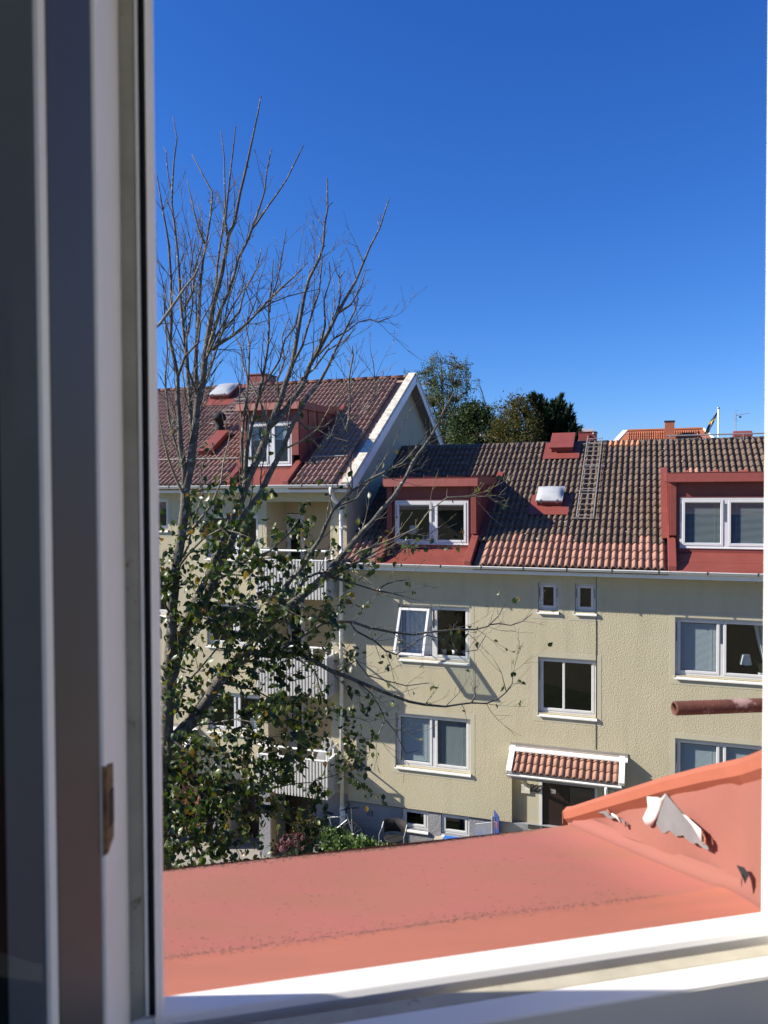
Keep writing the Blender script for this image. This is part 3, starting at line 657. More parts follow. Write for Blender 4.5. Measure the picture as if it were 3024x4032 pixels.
o = bx('notice', 'ceramic', dr, -2.13, -2.04, D + .164, D + .1685, -7.5, -7.37)
bx('notice_mark', 'black_vent', o, -2.10, -2.07, D + .161, D + .1635, -7.44, -7.42)
mb = MB(); mb.lathe([(.025, -.0), (.025, .012), (.0, .014)], (-1.93, D + .16, -7.72), 10, 'z'); ob('door_handle', mb, 'galv', dr)
cu = bpy.data.curves.new('house_number', 'FONT'); cu.body = '227'; cu.size = .27; cu.extrude = .006; cu.shear = .25; cu.space_character = .78; cu.materials.append(M['dark_metal'])
tmp_ = bpy.data.objects.new('house_number', cu); nm_ = bpy.data.meshes.new_from_object(tmp_); bpy.data.objects.remove(tmp_)
put('house_number', nm_, HR, Matrix.Translation((-2.81, D + .095, -7.285)) @ Matrix.Rotation(R(90), 4, 'X') @ Matrix.Rotation(R(-2), 4, 'Z'))
canopy(HR, -3.21, -.53, -6.09, -6.60, random.Random(3))
mb = MB(); mb.tube([(-.93, 18.12, -6.66), (-.93, 18.12, -6.74), (-.93, 18.2, -6.9), (-.93, 18.62, -7.1), (-.93, 18.72, -7.25), (-.93, 18.72, -9.0)], .038, 8); ob('downpipe', mb, 'white_metal', HR, True)
# ---- roof
mb = MB(); yr, zr_ = 23.64, 1.536
for a, b, y in ((-7.5, -6.62, 18.3), (-6.62, -4.04, 21.85), (-4.04, .38, 18.3), (.38, 2.88, 21.95), (2.88, 7, 18.3)):
    zc = -1.78 + TP * (y - 18.3); mb.hexa([(a, y, zc - .06), (b, y, zc - .06), (b, yr, zr_ - .19), (a, yr, zr_ - .19)], [(a, y, zc), (b, y, zc), (b, yr, zr_ - .13), (a, yr, zr_ - .13)])
mb.hexa([(-7.5, yr + .01, zr_ - .19), (7, yr + .01, zr_ - .19), (7, 29.2, -1.95), (-7.5, 29.2, -1.95)], [(-7.5, yr + .01, zr_ - .02), (7, yr + .01, zr_ - .02), (7, 29.2, -1.8), (-7.5, 29.2, -1.8)])
RF = ob('roof', mb, 'tile_old', HR)
exR = [(-6.7, -4.05, 18.0, 21.85), (-6.98, -6.45, 18, 19.15), (-4.35, -3.98, 18, 19.15), (.45, 2.8, 18, 21.9), (.30, .6, 18, 19.1), (2.62, 2.95, 18, 19.1), (-2.9, -2.0, 22.75, 24), (-2.95, -2.02, 20.25, 20.95)]
def kindR(j, i, ny, r):
    x = -7.5 + .3 * i
    if j < 3: return 'tile_new'
    if j == ny - 1 and -1.25 < x < -.6: return 'tile_bright'
    return 'tile_new' if (r.random() < .004 or (j == 3 and r.random() < .2)) else 'tile_old'
frR = lay_tiles(RF, ZR - .045, TP, -7.48, 7.0, 6.22, exR, kindR, random.Random(11))
ridge_caps(RF, -7.5, 7.0, yr, zr_ - .085, TP, 'ridge_old', random.Random(5))
# moss cushions and lichen in the valleys of the old tiles
r = random.Random(21); v = []; f = []
for k in range(1500):
    X = -7.4 + .15 * r.randint(0, 72) + r.gauss(0, .02); t = .322 * r.randint(3, 18) + r.uniform(-.03, .10)
    if r.random() < .45 and not (-1.6 < X < 1.2 or X > 2): continue
    m = frR(X, t, .035); s_ = r.uniform(.012, .034); p = m.translation
    if any(e[0] < p.x < e[1] and e[2] < p.y < e[3] for e in exR): continue
    o = len(v); n = 6
    for q in range(n):
        a = 2 * math.pi * q / n + r.random(); v.append(tuple(m @ Vector((math.cos(a) * s_ * r.uniform(.7, 1.3), math.sin(a) * s_ * 1.3, 0))))
    v.append(tuple(m @ Vector((0, 0, s_ * .9)))); f += [(o + q, o + (q + 1) % n, o + n) for q in range(n)]
put('moss', raw_mesh('moss', v, f, 'moss', True), RF, None, 'stuff')
v = []; f = []
for k in range(420):
    X = -4.2 + r.random() * 7.6; t = 1.0 + r.random() * 5.1; ph = (X + 7.48) % .15 / .15
    m = frR(X, t, .05 * max(0, math.sin(math.pi * ph)) ** .75 + .028 * (1 - (t % .322) / .322) + .012); p = m.translation
    if any(e[0] < p.x < e[1] and e[2] < p.y < e[3] for e in exR): continue
    s_ = r.uniform(.006, .022); o = len(v); n = 6
    for q in range(n): a = 2 * math.pi * q / n; v.append(tuple(m @ Vector((math.cos(a) * s_ * r.uniform(.5, 1.4), math.sin(a) * s_ * r.uniform(.5, 1.4), 0))))
    f.append(tuple(range(o, o + n)))
put('lichen', raw_mesh('lichen', v, f, 'lichen'), RF, None, 'stuff')
gutter(HR, -7.32, 7.0, 18.27, -1.755)
bx('eaves_board', 'white_paint', HR, -7.45, 7, 18.36, 18.39, -1.93, -1.79)
mb = MB(); mb.poly([(-7.48, 18.38, -1.9), (7, 18.38, -1.9), (7, D + .02, -1.86), (-7.48, D + .02, -1.86)]); put('eaves_soffit', raw_mesh('eaves_soffit', mb.v, mb.f, 'white_paint'), HR)
d1 = dormer(HR, -6.30, -4.352, -1.305, -.182, ZR, TP, .385, -5.262, ('rolled', 'rolled'))
d2 = dormer(HR, .64, 2.62, -1.283, -.123, ZR, TP, .445, 1.617, ('open', 'open'))
yt = lambda y: (y - 18.35) * math.sqrt(1 + TP * TP)
skylight(HR, frR, -2.835, -2.145, yt(20.5), yt(21.1), (-3.0, -1.99, yt(20.17), yt(20.98)))
# roof hatch: red box with an overhanging lid
P = lambda x, t, h: frR(x, t, h).translation
mb = MB(); a, b, c, d = -2.95, -1.93, yt(22.66), yt(23.5); mb.hexa([P(a, c, .085), P(b, c, .085), P(b, d, .085), P(a, d, .085)], [P(a, c, .105), P(b, c, .105), P(b, d, .105), P(a, d, .105)])
ht = ob('roof_hatch', mb, 'red_sheet', HR)
mb = MB(); a, b, c, d = -2.73, -2.13, yt(22.98), yt(23.62); mb.hexa([P(a, c, .1), P(b, c, .1), P(b, d, .1), P(a, d, .1)], [P(a, c, .27), P(b, c, .27), P(b, d, .27), P(a, d, .27)]); ob('hatch_box', mb, 'red_sheet', ht)
mb = MB(); a, b, c, d = -2.78, -2.10, yt(22.93), yt(23.7); mb.hexa([P(a, c, .25), P(b, c, .25), P(b, d, .25), P(a, d, .25)], [P(a, c, .30), P(b, c, .30), P(b, d, .30), P(a, d, .30)]); o = ob('hatch_lid', mb, 'red_sheet', ht); bevel(o, .008)
ladder(HR, frR, -1.76, yt(20.0), yt(23.66), .415)
# ridge rail at the right
mb = MB(); mb.tube([(.42, 23.42, 1.60), (7, 23.42, 1.60)], .02, 6)
rr = ob('ridge_rail', mb, 'galv', HR)
for x in (.5, 1.45, 2.4, 3.4): bx('rail_bracket', 'ladder_metal', rr, x - .01, x + .01, 23.40, 23.42, 1.36, 1.60)
# chimneys behind the ridge
bx('chimney', 'red_sheet', HR, -2.09, -1.58, 24.4, 25.0, .9, 1.84, .006)
c1 = bx('chimney_cap', 'red_sheet', HR, -2.11, -1.56, 24.38, 25.02, 1.842, 1.862)
mb = MB(); mb.tube([(-1.77, 24.4, 1.74), (-1.80, 24.1, 1.70), (-1.74, 23.98, 1.66)], .028, 8); ob('pipe_stub', mb, 'red_sheet', c1)
mb = MB(); mb.tube([(-1.66, 24.40, 1.80), (-1.66, 24.36, 1.80)], .024, 10); ob('vent_cap', mb, 'ceramic', c1)
mb = MB(); mb.tube([(2.28, 25, 1.64), (2.30, 25, 1.64), (2.78, 25, 1.64), (2.80, 25, 1.64)], [.13, .155, .155, .13], 16); mb.box(2.36, 2.72, 24.85, 25.15, .8, 1.5)
ob('chimney_hood', mb, 'red_sheet', HR, False)
# vent grille on the plinth
mb = MB(); mb.box(-6.98, -6.82, D + .018, D + .028, -8.42, -8.28)
vg = ob('vent_grille', mb, 'dark_metal', HR)
for k in range(6): bx('louvre', 'plinth', vg, -6.97, -6.83, D + .01, D + .019, -8.41 + k * .022, -8.398 + k * .022)

# ------------------------------------------------------------------ left apartment house
HL = thing('apartment_house', 'taller yellow apartment house with stacked white balconies behind the bare tree', 'house', (-14, D, -9.9))
ZL, TL = .275, .62
W1 = (-11.72, -10.08, -6.60, -5.50); W2 = (-11.72, -10.08, -4.20, -3.0); W3 = (-11.72, -10.08, -1.76, -.55)
V1 = (-14.5, -12.95, -3.42, -2.2); V2 = (-14.5, -12.95, -1.0, -.1); V0 = (-16.5, -15.5, -6.4, -5.3)
LO = (-9.835, -7.965, -7.95, -.21, 1.2)
wall('facade', 'stucco', HL, -24, -7.5, -7.9, .06, D, [W1, W2, W3, V1, V2, V0, (-9.835, -7.965, -7.9, -.21, 1.2), (-14.6, -12.1, -7.9, -6.66, .14)])
G1 = (-9.80, -8.53, -10.2, -7.92, 1.0); G2 = (-11.21, -10.14, -10.2, -7.92, 1.0); G3 = (-12.9, -11.6, -10.2, -7.92, 1.0)
wall('plinth', 'plinth', HL, -24, -7.5, -10.2, -7.902, D + .02, [G1, G2, G3])
wall('loggia_wall', 'stucco_yellow', HL, -9.835, -7.965, -8.0, -.21, D + 1.2, [(-9.97 + .14, -9.27, -2.72, -.55, .08), (-9.97 + .14, -9.27, -5.2, -3.05, .08), (-9.97 + .14, -9.27, -7.8, -5.62, .08)])
for (a, b) in ((-9.80, -9.78), (-10.14, -9.80 - .003)): pass
bx('pillar_face', 'stucco_yellow', HL, -9.803, -9.775, D + .03, D + .3, -9.95, -7.93)
bx('pillar_face', 'stucco_yellow', HL, -11.23, -11.205, D + .03, D + .3, -9.95, -7.93)
for (a, b) in ((-9.80, -8.53), (-11.21, -10.14), (-12.9, -11.6)):
    mb = MB(); mb.box(a - .3, b + .3, D + .95, D + 1.0, -10.1, -7.9); gd = ob('garage_door', mb, 'door_wood', HL)
    n = int((b - a) / .16)
    for k in range(n): bx('board', 'door_wood', gd, a + .02 + k * .16, a + .17 + k * .16, D + .925, D + .948, -9.9, -7.95)
mb = MB(); mb.poly([(-24, 29.4, -10), (-7.5, 29.4, -10), (-7.5, 29.4, .3), (-24, 29.4, .3)]); put('rear_wall', raw_mesh('rear_wall', mb.v, mb.f, 'stucco'), HL)
YL, ZLr = 24.12, 3.85
mb = MB(); mb.poly([(-7.5, D, -10), (-7.5, 29.4, -10), (-7.5, 29.4, .38), (-7.5, YL, ZLr - .16), (-7.5, D, .38)]); put('gable_wall', raw_mesh('gable_wall', mb.v, mb.f, 'stucco'), HL)
mb = MB(); mb.poly([(-24, D, -10), (-24, 29.4, -10), (-24, 29.4, .38), (-24, YL, ZLr - .16), (-24, D, .38)]); put('gable_wall', raw_mesh('gable_wall', mb.v, mb.f, 'stucco'), HL)
window(HL, *W1[:2], W1[2], W1[3], D, [-10.83], ('', 'rolled'))
window(HL, *W2[:2], W2[2], W2[3], D, [-10.83], ('', ''))
window(HL, *W3[:2], W3[2], W3[3], D, [-10.83], ('', ''))
window(HL, *V1[:2], V1[2], V1[3], D, [-13.72], ('', '')); window(HL, *V2[:2], V2[2], V2[3], D, [-13.72], ('', '')); window(HL, V0[0], V0[1], V0[2], V0[3], D, None, ('',))
for zb, blk in ((-2.72, 'top'), (-5.2, ''), (-7.8, 'rolled')):        # balcony doors
    zt = zb + 2.15; x0, x1 = -9.83, -9.275; Y = D + 1.2
    mb = MB(); sash_frame(mb, x0, x1, zb, zt, Y + .01, Y + .07, .045); bd = ob('balcony_door', mb, 'frame_paint', HL)
    mb = MB(); mb.box(x0 + .05, x1 - .05, Y + .005, Y + .05, zb + .05, zb + .75)
    for (a, b) in ((x0 + .05, x0 + .12), (x1 - .12, x1 - .05)): mb.box(a, b, Y + .005, Y + .05, zb + .75, zt - .05)
    mb.box(x0 + .12, x1 - .12, Y + .005, Y + .05, zt - .13, zt - .05); ob('door_leaf', mb, 'frame_paint', bd)
    put('pane', raw_mesh('pane', [(x0 + .11, Y + .03, zb + .74), (x1 - .11, Y + .03, zb + .74), (x1 - .11, Y + .03, zt - .12), (x0 + .11, Y + .03, zt - .12)], [(0, 1, 2, 3)], 'glass'), bd)
    bx('hinge', 'dark_metal', bd, x0 - .006, x0 + .012, Y - .004, Y + .02, zb + 1.2, zb + 1.35); bx('hinge', 'dark_metal', bd, x0 - .006, x0 + .012, Y - .004, Y + .02, zb + 1.55, zb + 1.7)
    interior(bd, x0, x1, zb, zt, Y + .1, 1.2)
# balconies
for zt, zb in ((-1.715, -2.71), (-4.20, -5.235), (-6.86, -7.84)):
    x0, x1, yf = -9.80, -7.785, 18.08
    mb = MB(); mb.box(-9.83, -7.81, yf + .06, D + 1.19, zb + .03, zb + .17); mb.box(x0 + .03, x1 - .03, yf + .05, yf + .07, zb + .05, zt - .03)
    mb.box(x1 - .05, x1 - .03, yf + .05, D - .01, zb + .05, zt - .03); mb.box(x0 + .03, x0 + .05, yf + .05, D - .01, zb + .05, zt - .03)
    bl = ob('balcony', mb, 'balcony_paint', HL)
    n = 22; st_ = MB(); st_.box(-.024, .024, -.028, 0, zb, zt); sm = st_.mesh('slat', 'balcony_paint')
    for k in range(n + 1): put('slat', sm, bl, Matrix.Translation((x0 + .03 + k * (x1 - x0 - .06) / n, yf + .048, 0)))
    for k in range(7):
        for xx, a in ((x1 - .028, R(90)), (x0 + .028, R(-90))):
            put('slat', sm, bl, Matrix.Translation((xx, yf + .07 + k * .1, 0)) @ Matrix.Rotation(a, 4, 'Z'))
    mb = MB(); mb.box(x0, x1, yf + .012, yf + .075, zt - .002, zt + .022); mb.box(x1 - .065, x1, yf + .076, D - .003, zt - .002, zt + .022); mb.box(x0, x0 + .065, yf + .076, D - .003, zt - .002, zt + .022); ob('coping', mb, 'white_paint', bl)
    mb = MB(); h = zt + .25; mb.tube([(x0 + .03, D - .01, h), (x0 + .03, yf + .05, h), (x1 - .03, yf + .05, h), (x1 - .03, D - .01, h)], .027, 8); ob('handrail', mb, 'white_paint', bl)
    for (px_, py_) in ((x1 - .03, yf + .05), (x1 - .03, D - .25), (x1 - .42, yf + .05), (x0 + .6, yf + .05), (x0 + .03, yf + .3)):
        bx('post', 'white_paint', bl, px_ - .02, px_ + .02, py_ - .015, py_ + .015, zt + .022, h - .02)
# roof
mb = MB(); xr = -7.24
for a, b, y in ((-24.3, -10.83, 18.3), (-10.83, -8.93, 22.0), (-8.93, xr, 18.3)):
    zc = ZL - .07 + TL * (y - 18.3) - .03; mb.hexa([(a, y, zc - .06), (b, y, zc - .06), (b, YL, ZLr - .19), (a, YL, ZLr - .19)], [(a, y, zc), (b, y, zc), (b, YL, ZLr - .13), (a, YL, ZLr - .13)])
mb.hexa([(-24.3, YL + .01, ZLr - .19), (xr, YL + .01, ZLr - .19), (xr, 30.0, .1), (-24.3, 30.0, .1)], [(-24.3, YL + .01, ZLr - .03), (xr, YL + .01, ZLr - .03), (xr, 30.0, .26), (-24.3, 30.0, .26)])
RL = ob('roof', mb, 'tile_red', HL)
exL = [(-10.85, -8.95, 18, 22.1), (-11.05, -10.7, 18, 19.1), (-9.1, -8.75, 18, 19.1), (-14.1, -13.1, 22.7, 23.85), (-12.55, -12.05, 19.6, 20.9)]
frL = lay_tiles(RL, ZL - .045, TL, -23.9, -7.42, 6.70, exL, lambda j, i, ny, r: 'tile_red', random.Random(12), near=(-7, 22))
ridge_caps(RL, -24, -7.5, YL, ZLr - .075, TL, 'ridge_red', random.Random(6))
P = lambda x, t, h: frL(x, t, h).translation
S_ = math.hypot(YL - 18.35, ZLr - ZL)
for q, (ta, tb) in enumerate(((-.06, 1.25), (1.25, 2.55), (2.55, 4.3), (4.3, 6.35), (6.35, S_ + .03))):
    mb = MB(); h = .105 - .003 * q
    mb.hexa([P(-7.43, ta, .02), P(-7.19, ta, .02), P(-7.19, tb, .02), P(-7.43, tb, .02)], [P(-7.43, ta, h), P(-7.19, ta, h), P(-7.19, tb, h), P(-7.43, tb, h)])
    ob('barge_cap', mb, 'barge_cap', HL)
mb = MB(); mb.hexa([P(-7.20, -.04, -.22), P(-7.175, -.04, -.22), P(-7.175, S_, -.22), P(-7.20, S_, -.22)], [P(-7.20, -.04, .018), P(-7.175, -.04, .018), P(-7.175, S_, .018), P(-7.20, S_, .018)]); ob('barge_board', mb, 'white_metal', HL)
sb_ = (ZLr - .3) / (30.0 - YL)
PB = lambda x, s_, h: Vector((x, YL + s_, ZLr - .05 - s_ * .61 + h))
mb = MB(); mb.hexa([PB(-7.20, 0.02, -.24), PB(-7.175, 0.02, -.24), PB(-7.175, 5.9, -.24), PB(-7.20, 5.9, -.24)], [PB(-7.20, 0.02, .06), PB(-7.175, .02, .06), PB(-7.175, 5.9, .06), PB(-7.20, 5.9, .06)]); ob('barge_board', mb, 'white_metal', HL)
mb = MB(); mb.hexa([PB(-7.46, 0.05, .02), PB(-7.16, .05, .02), PB(-7.16, 5.95, .02), PB(-7.46, 5.95, .02)], [PB(-7.46, 0.05, .1), PB(-7.16, .05, .1), PB(-7.16, 5.95, .1), PB(-7.46, 5.95, .1)]); ob('barge_cap', mb, 'barge_cap', HL)
for k in range(3):
    mb = MB(); a = -7.495 + k * .1; mb.hexa([PB(a, .12, -.20), PB(a + .094, .12, -.20), PB(a + .094, 5.8, -.20), PB(a, 5.8, -.20)], [PB(a, .12, -.18), PB(a + .094, .12, -.18), PB(a + .094, 5.8, -.18), PB(a, 5.8, -.18)]); ob('soffit_board', mb, 'old_wood', HL)
    mb = MB(); mb.hexa([P(a, .1, -.20), P(a + .094, .1, -.20), P(a + .094, S_ - .12, -.20), P(a, S_ - .12, -.20)], [P(a, .1, -.18), P(a + .094, .1, -.18), P(a + .094, S_ - .12, -.18), P(a, S_ - .12, -.18)]); ob('soffit_board', mb, 'old_wood', HL)
gutter(HL, -24, -7.27, 18.27, .225, .07)
bx('eaves_board', 'white_paint', HL, -24, -7.3, 18.36, 18.39, .04, .2)
mb = MB(); mb.poly([(-24, 18.38, .06), (-7.5, 18.38, .06), (-7.5, D + .02, .10), (-24, D + .02, .10)]); put('eaves_soffit', raw_mesh('eaves_soffit', mb.v, mb.f, 'white_paint'), HL)
dormer(HL, -10.55, -9.21, .77, 1.97, ZL, TL, 2.49, -9.84, ('top', 'top'), thick_mull=True, Yf=19.1, post=.2)
yl = lambda y: (y - 18.35) * math.sqrt(1 + TL * TL)
skylight(HL, frL, -14.12, -13.35, yl(23.0), yl(23.74), (-14.25, -13.1, yl(22.6), yl(23.9)))
ladder(HL, frL, -13.0, yl(21.4), yl(24.0), .42)
mb = MB(); mb.tube([(-24, 19.4, 1.02), (-11.0, 19.4, 1.02)], .018, 6); mb.tube([(-8.75, 19.4, 1.02), (-7.8, 19.4, 1.02)], .018, 6)
sr_ = ob('snow_rail', mb, 'ladder_metal', HL)
for x in (-14.5, -13.2, -12.0, -11.2, -8.6, -8.0): bx('rail_bracket', 'ladder_metal', sr_, x - .015, x + .015, 19.40, 19.62, .95, 1.03)
bx('chimney', 'red_sheet', HL, -13.62, -12.85, 24.6, 25.4, 2.9, 4.22, .006)
bx('chimney_cap', 'red_sheet', HL, -13.65, -12.82, 24.57, 25.43, 4.222, 4.262)
mb = MB(); mb.hexa([P(-12.5, yl(19.75), .06), P(-12.1, yl(19.75), .06), P(-12.1, yl(20.85), .06), P(-12.5, yl(20.85), .06)], [P(-12.5, yl(19.75), .20), P(-12.1, yl(19.75), .20), P(-12.1, yl(20.85), .20), P(-12.5, yl(20.85), .20)])
vd = ob('vent_duct', mb, 'red_sheet', HL)
mb = MB(); mb.lathe([(.16, -.3), (.15, .1), (.13, .12), (.13, .3), (.2, .32), (.21, .42), (.17, .52), (.06, .58)], (-12.55, 20.95, 1.95), 16); ob('vent_cowl', mb, 'rubber', vd, True)
# downpipe from the gutter of the left roof, swan neck, wall pipe, shoe
xp = -7.60
mb = MB(); mb.tube([(-7.72, 18.27, .19), (-7.72, 18.27, .06), (-7.70, 18.40, -.14), (-7.62, 18.58, -.26), (xp, 18.66, -.42), (xp, 18.66, -1.4), (xp + .03, 18.60, -1.55), (xp + .08, 18.35, -1.66), (xp + .10, 18.33, -1.75), (xp + .03, 18.52, -1.92), (xp, 18.62, -2.05), (xp, 18.62, -8.15)], .052, 10)
dp = ob('downpipe', mb, 'white_metal', HL, True)
mb = MB(); mb.tube([(xp, 18.62, -8.151), (xp, 18.62, -8.30), (xp + .02, 18.60, -8.36), (xp + .02, 18.6, -8.62)], [.066, .072, .078, .078], 10); ob('pipe_shoe', mb, 'white_metal', dp)
for z in (-.9, -2.6, -4.6, -6.6): bx('pipe_clamp', 'white_metal', dp, xp - .058, xp + .058, 18.6, 18.79, z, z + .03)
mb = MB(); mb.tube([(xp, 18.64, -8.6), (xp, 18.64, -9.4)], .075, 10); ob('drain_pipe', mb, 'plinth', dp)
cl = canopy(HL, -14.75, -12.05, -6.52, -7.02, random.Random(4))
wall('porch_wall', 'sheet_salmon', HL, -14.6, -12.1, -9.7, -6.66, D + .135, [(-13.9, -12.9, -9.7, -6.8, .1)])
bx('door', 'door_wood', HL, -13.89, -12.91, D + .2, D + .24, -9.6, -6.8)
# ------------------------------------------------------------------ our own house: room, open window, sheet metal dormer outside it
AW = R(31.7); WV = Vector((math.cos(AW), math.sin(AW), 0)); NV = Vector((-math.sin(AW), math.cos(AW), 0))
lw = lambda p: WV * p[0] + NV * p[1] + Vector((0, 0, p[2]))
def L_(): m = MB(); m.xf = lw; return m
def lprism(name, mt, parent, poly, z0, z1, bev=0.0, kind=None):
    m = L_(); m.prism(poly, 'z', z0, z1); o = ob(name, m, mt, parent, kind=kind)
    if bev: bevel(o, bev, 2)
    return o
def lsect(name, mt, parent, sec, u0, u1, bev=0.0):
    m = L_(); m.hexa([(u0, n, z) for n, z in sec], [(u1, n, z) for n, z in sec]); o = ob(name, m, mt, parent)
    if bev: bevel(o, bev, 2)
    return o
# room
def rface(name, pts, mt='room_paint'):
    m = L_(); m.poly(pts); put(name, raw_mesh(name, m.v, m.f, mt), None, None, 'structure')
zF, zC, uL, uR, nB = -1.75, .85, -.62, .70, -.45
rface('floor', [(uL, nB, zF), (uR, nB, zF), (uR, .7, zF), (uL, .7, zF)]); rface('ceiling', [(uL, nB, zC), (uR, nB, zC), (uR, .7, zC), (uL, .7, zC)])
rface('wall', [(uL, nB, zF), (uL, .7, zF), (uL, .7, zC), (uL, nB, zC)], 'room_shade'); rface('wall', [(uR, nB, zF), (uR, .7, zF), (uR, .7, zC), (uR, nB, zC)])
for (a, b, c, d) in ((uL, uR, zF, -1.6), (uL, uR, .82, zC), (uL, -.58, -1.6, .82), (.67, uR, -1.6, .82)): rface('wall', [(a, nB, c), (b, nB, c), (b, nB, d), (a, nB, d)])  # rear wall is a thin rim, opened up to add sky fill
m = L_()
for (a, b, c, d) in ((uL, uR, zF, -.49), (uL, uR, .72, zC), (uL, -.079, -.49, .72), (.60, uR, -.49, .72)): m.poly([(a, .672, c), (b, .672, c), (b, .672, d), (a, .672, d)])
put('wall', raw_mesh('wall', m.v, m.f, 'room_paint'), None, None, 'structure')
# the window
OW = thing('open_window', 'weathered white wooden window we look out of, its left sash swung open into the room', 'window', tuple(lw((.25, .68, -.48))))
zt = .72
lprism('jamb_nose', 'frame_white', OW, [(-.0475, .664), (-.0425, .668), (-.0425, .70), (-.0475, .70)], -.452, zt)
lprism('gasket', 'rubber', OW, [(-.0535, .676), (-.0476, .676), (-.0476, .70), (-.0535, .70)], -.455, zt)
lprism('gasket', 'black_vent', OW, [(-.0495, .667), (-.0476, .667), (-.0476, .6755), (-.0495, .6755)], -.40, zt)
lprism('jamb_bead', 'frame_white', OW, [(-.0562, .672), (-.0536, .671), (-.0536, .70), (-.0562, .70)], -.44, zt)
lprism('jamb', 'frame_old', OW, [(-.0679, .672), (-.0563, .677), (-.0563, .694), (-.12, .694), (-.12, .672)], -.462, zt, .0015)
lprism('jamb_reveal', 'frame_white', OW, [(-.0768, .600), (-.0676, .6715), (-.13, .6715), (-.13, .600)], -.50, zt, .002)
lprism('jamb', 'frame_white', OW, [(.5625, .668), (.5625, .700), (.615, .700), (.615, .60), (.566, .60)], -.47, zt, .003)
# keep plate let into the reveal
m = L_(); m.hexa([(-.0795, .600, -.268), (-.0772, .620, -.268), (-.0772, .620, -.20), (-.0795, .600, -.20)], [(-.0755, .600, -.266), (-.0735, .620, -.262), (-.0735, .620, -.206), (-.0755, .600, -.202)])
kp = ob('keep_plate', m, 'brass', OW)
m = L_(); m.hexa([(-.0755, .606, -.250), (-.0745, .616, -.250), (-.0745, .616, -.222), (-.0755, .606, -.222)], [(-.0742, .606, -.249), (-.0728, .616, -.249), (-.0728, .616, -.223), (-.0742, .606, -.223)]); ob('bolt_hole', m, 'black_vent', kp)
# bottom rail, from the outside in: sunlit rail, groove, bare wood, inner edge, inner face, board
u0, u1 = -.13, .62
lsect('bottom_rail', 'frame_white', OW, [(.668, -.475), (.668, -.4475), (.672, -.4425), (.700, -.4425), (.703, -.455), (.703, -.475)], u0, u1, .0015)
lsect('groove', 'groove', OW, [(.650, -.478), (.650, -.462), (.6679, -.462), (.6679, -.478)], u0, u1)
lsect('wood_ledge', 'frame_old', OW, [(.6335, -.478), (.6335, -.4440), (.6499, -.4440), (.6499, -.478)], u0, u1, .001)
lsect('inner_ledge', 'frame_white', OW, [(.608, -.478), (.608, -.4455), (.6334, -.4435), (.6334, -.478)], u0, u1, .002)
lsect('inner_face', 'frame_grey', OW, [(.604, -.495), (.6072, -.4475), (.6079, -.4475), (.6079, -.495)], u0, u1)
lsect('window_board', 'frame_grey', OW, [(.50, -.52), (.50, -.498), (.6035, -.496), (.6035, -.52)], u0, .7, .003)
lsect('head', 'frame_white', OW, [(.60, .72), (.60, .77), (.706, .77), (.706, .72)], -.14, .63)
for uu, nn in ((.37, .6585), (.50, .6595)):
    m = L_(); m.lathe([(.005, 0), (.005, .004), (.0, .005)], (uu, nn, -.462), 8); ob('screw', m, 'black_vent', OW)
r = random.Random(2); v = []; f = []
for k in range(90):
    uu, nn, z, s_ = r.uniform(-.05, .56), r.uniform(.651, .667), -.4618, r.uniform(.0008, .0035); o = len(v)
    for q in range(5): a = q * 1.2566; v.append(tuple(lw((uu + math.cos(a) * s_ * 1.6, nn + math.sin(a) * s_ * .7, z))))
    v.append(tuple(lw((uu, nn, z + s_ * .6)))); f += [(o + q, o + (q + 1) % 5, o + 5) for q in range(5)]
put('crumbs', raw_mesh('crumbs', v, f, 'dirt'), OW, None, 'stuff')
# the open sash
SH = Vector((-.0790, .600)); ST = Vector((-math.sin(R(17.5)), -math.cos(R(17.5)))); SN = Vector((ST.y, -ST.x))
def s2(a, b): q = SH + ST * a + SN * b; return (q.x, q.y)
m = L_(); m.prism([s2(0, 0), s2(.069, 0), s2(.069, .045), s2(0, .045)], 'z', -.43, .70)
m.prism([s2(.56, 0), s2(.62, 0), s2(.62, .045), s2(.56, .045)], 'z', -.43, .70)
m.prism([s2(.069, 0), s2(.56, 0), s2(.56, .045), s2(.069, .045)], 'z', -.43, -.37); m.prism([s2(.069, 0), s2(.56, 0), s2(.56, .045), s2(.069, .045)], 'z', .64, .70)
sh = ob('sash', m, 'sash_shade', OW); bevel(sh, .004, 2)
m = L_(); m.prism([s2(.0692, -.0008), s2(.0745, .0012), s2(.0745, .03), s2(.0692, .03)], 'z', -.369, .639); ob('glazing_bead', m, 'frame_white', sh)
m = L_(); m.poly([(*s2(.0746, .004), -.37), (*s2(.56, .004), -.37), (*s2(.56, .004), .64), (*s2(.0746, .004), .64)]); put('pane', raw_mesh('pane', m.v, m.f, 'glass_near'), sh)
m = L_(); hp = [(*s2(.150 - .018 * math.sin(math.pi * k / 8), .03), .125 - .085 * k / 8) for k in range(9)]; m.tube(hp, .004, 8); ob('handle_reflection', m, 'frame_white', sh, True)  # pale tube behind the glass, stands in for a handle's reflection
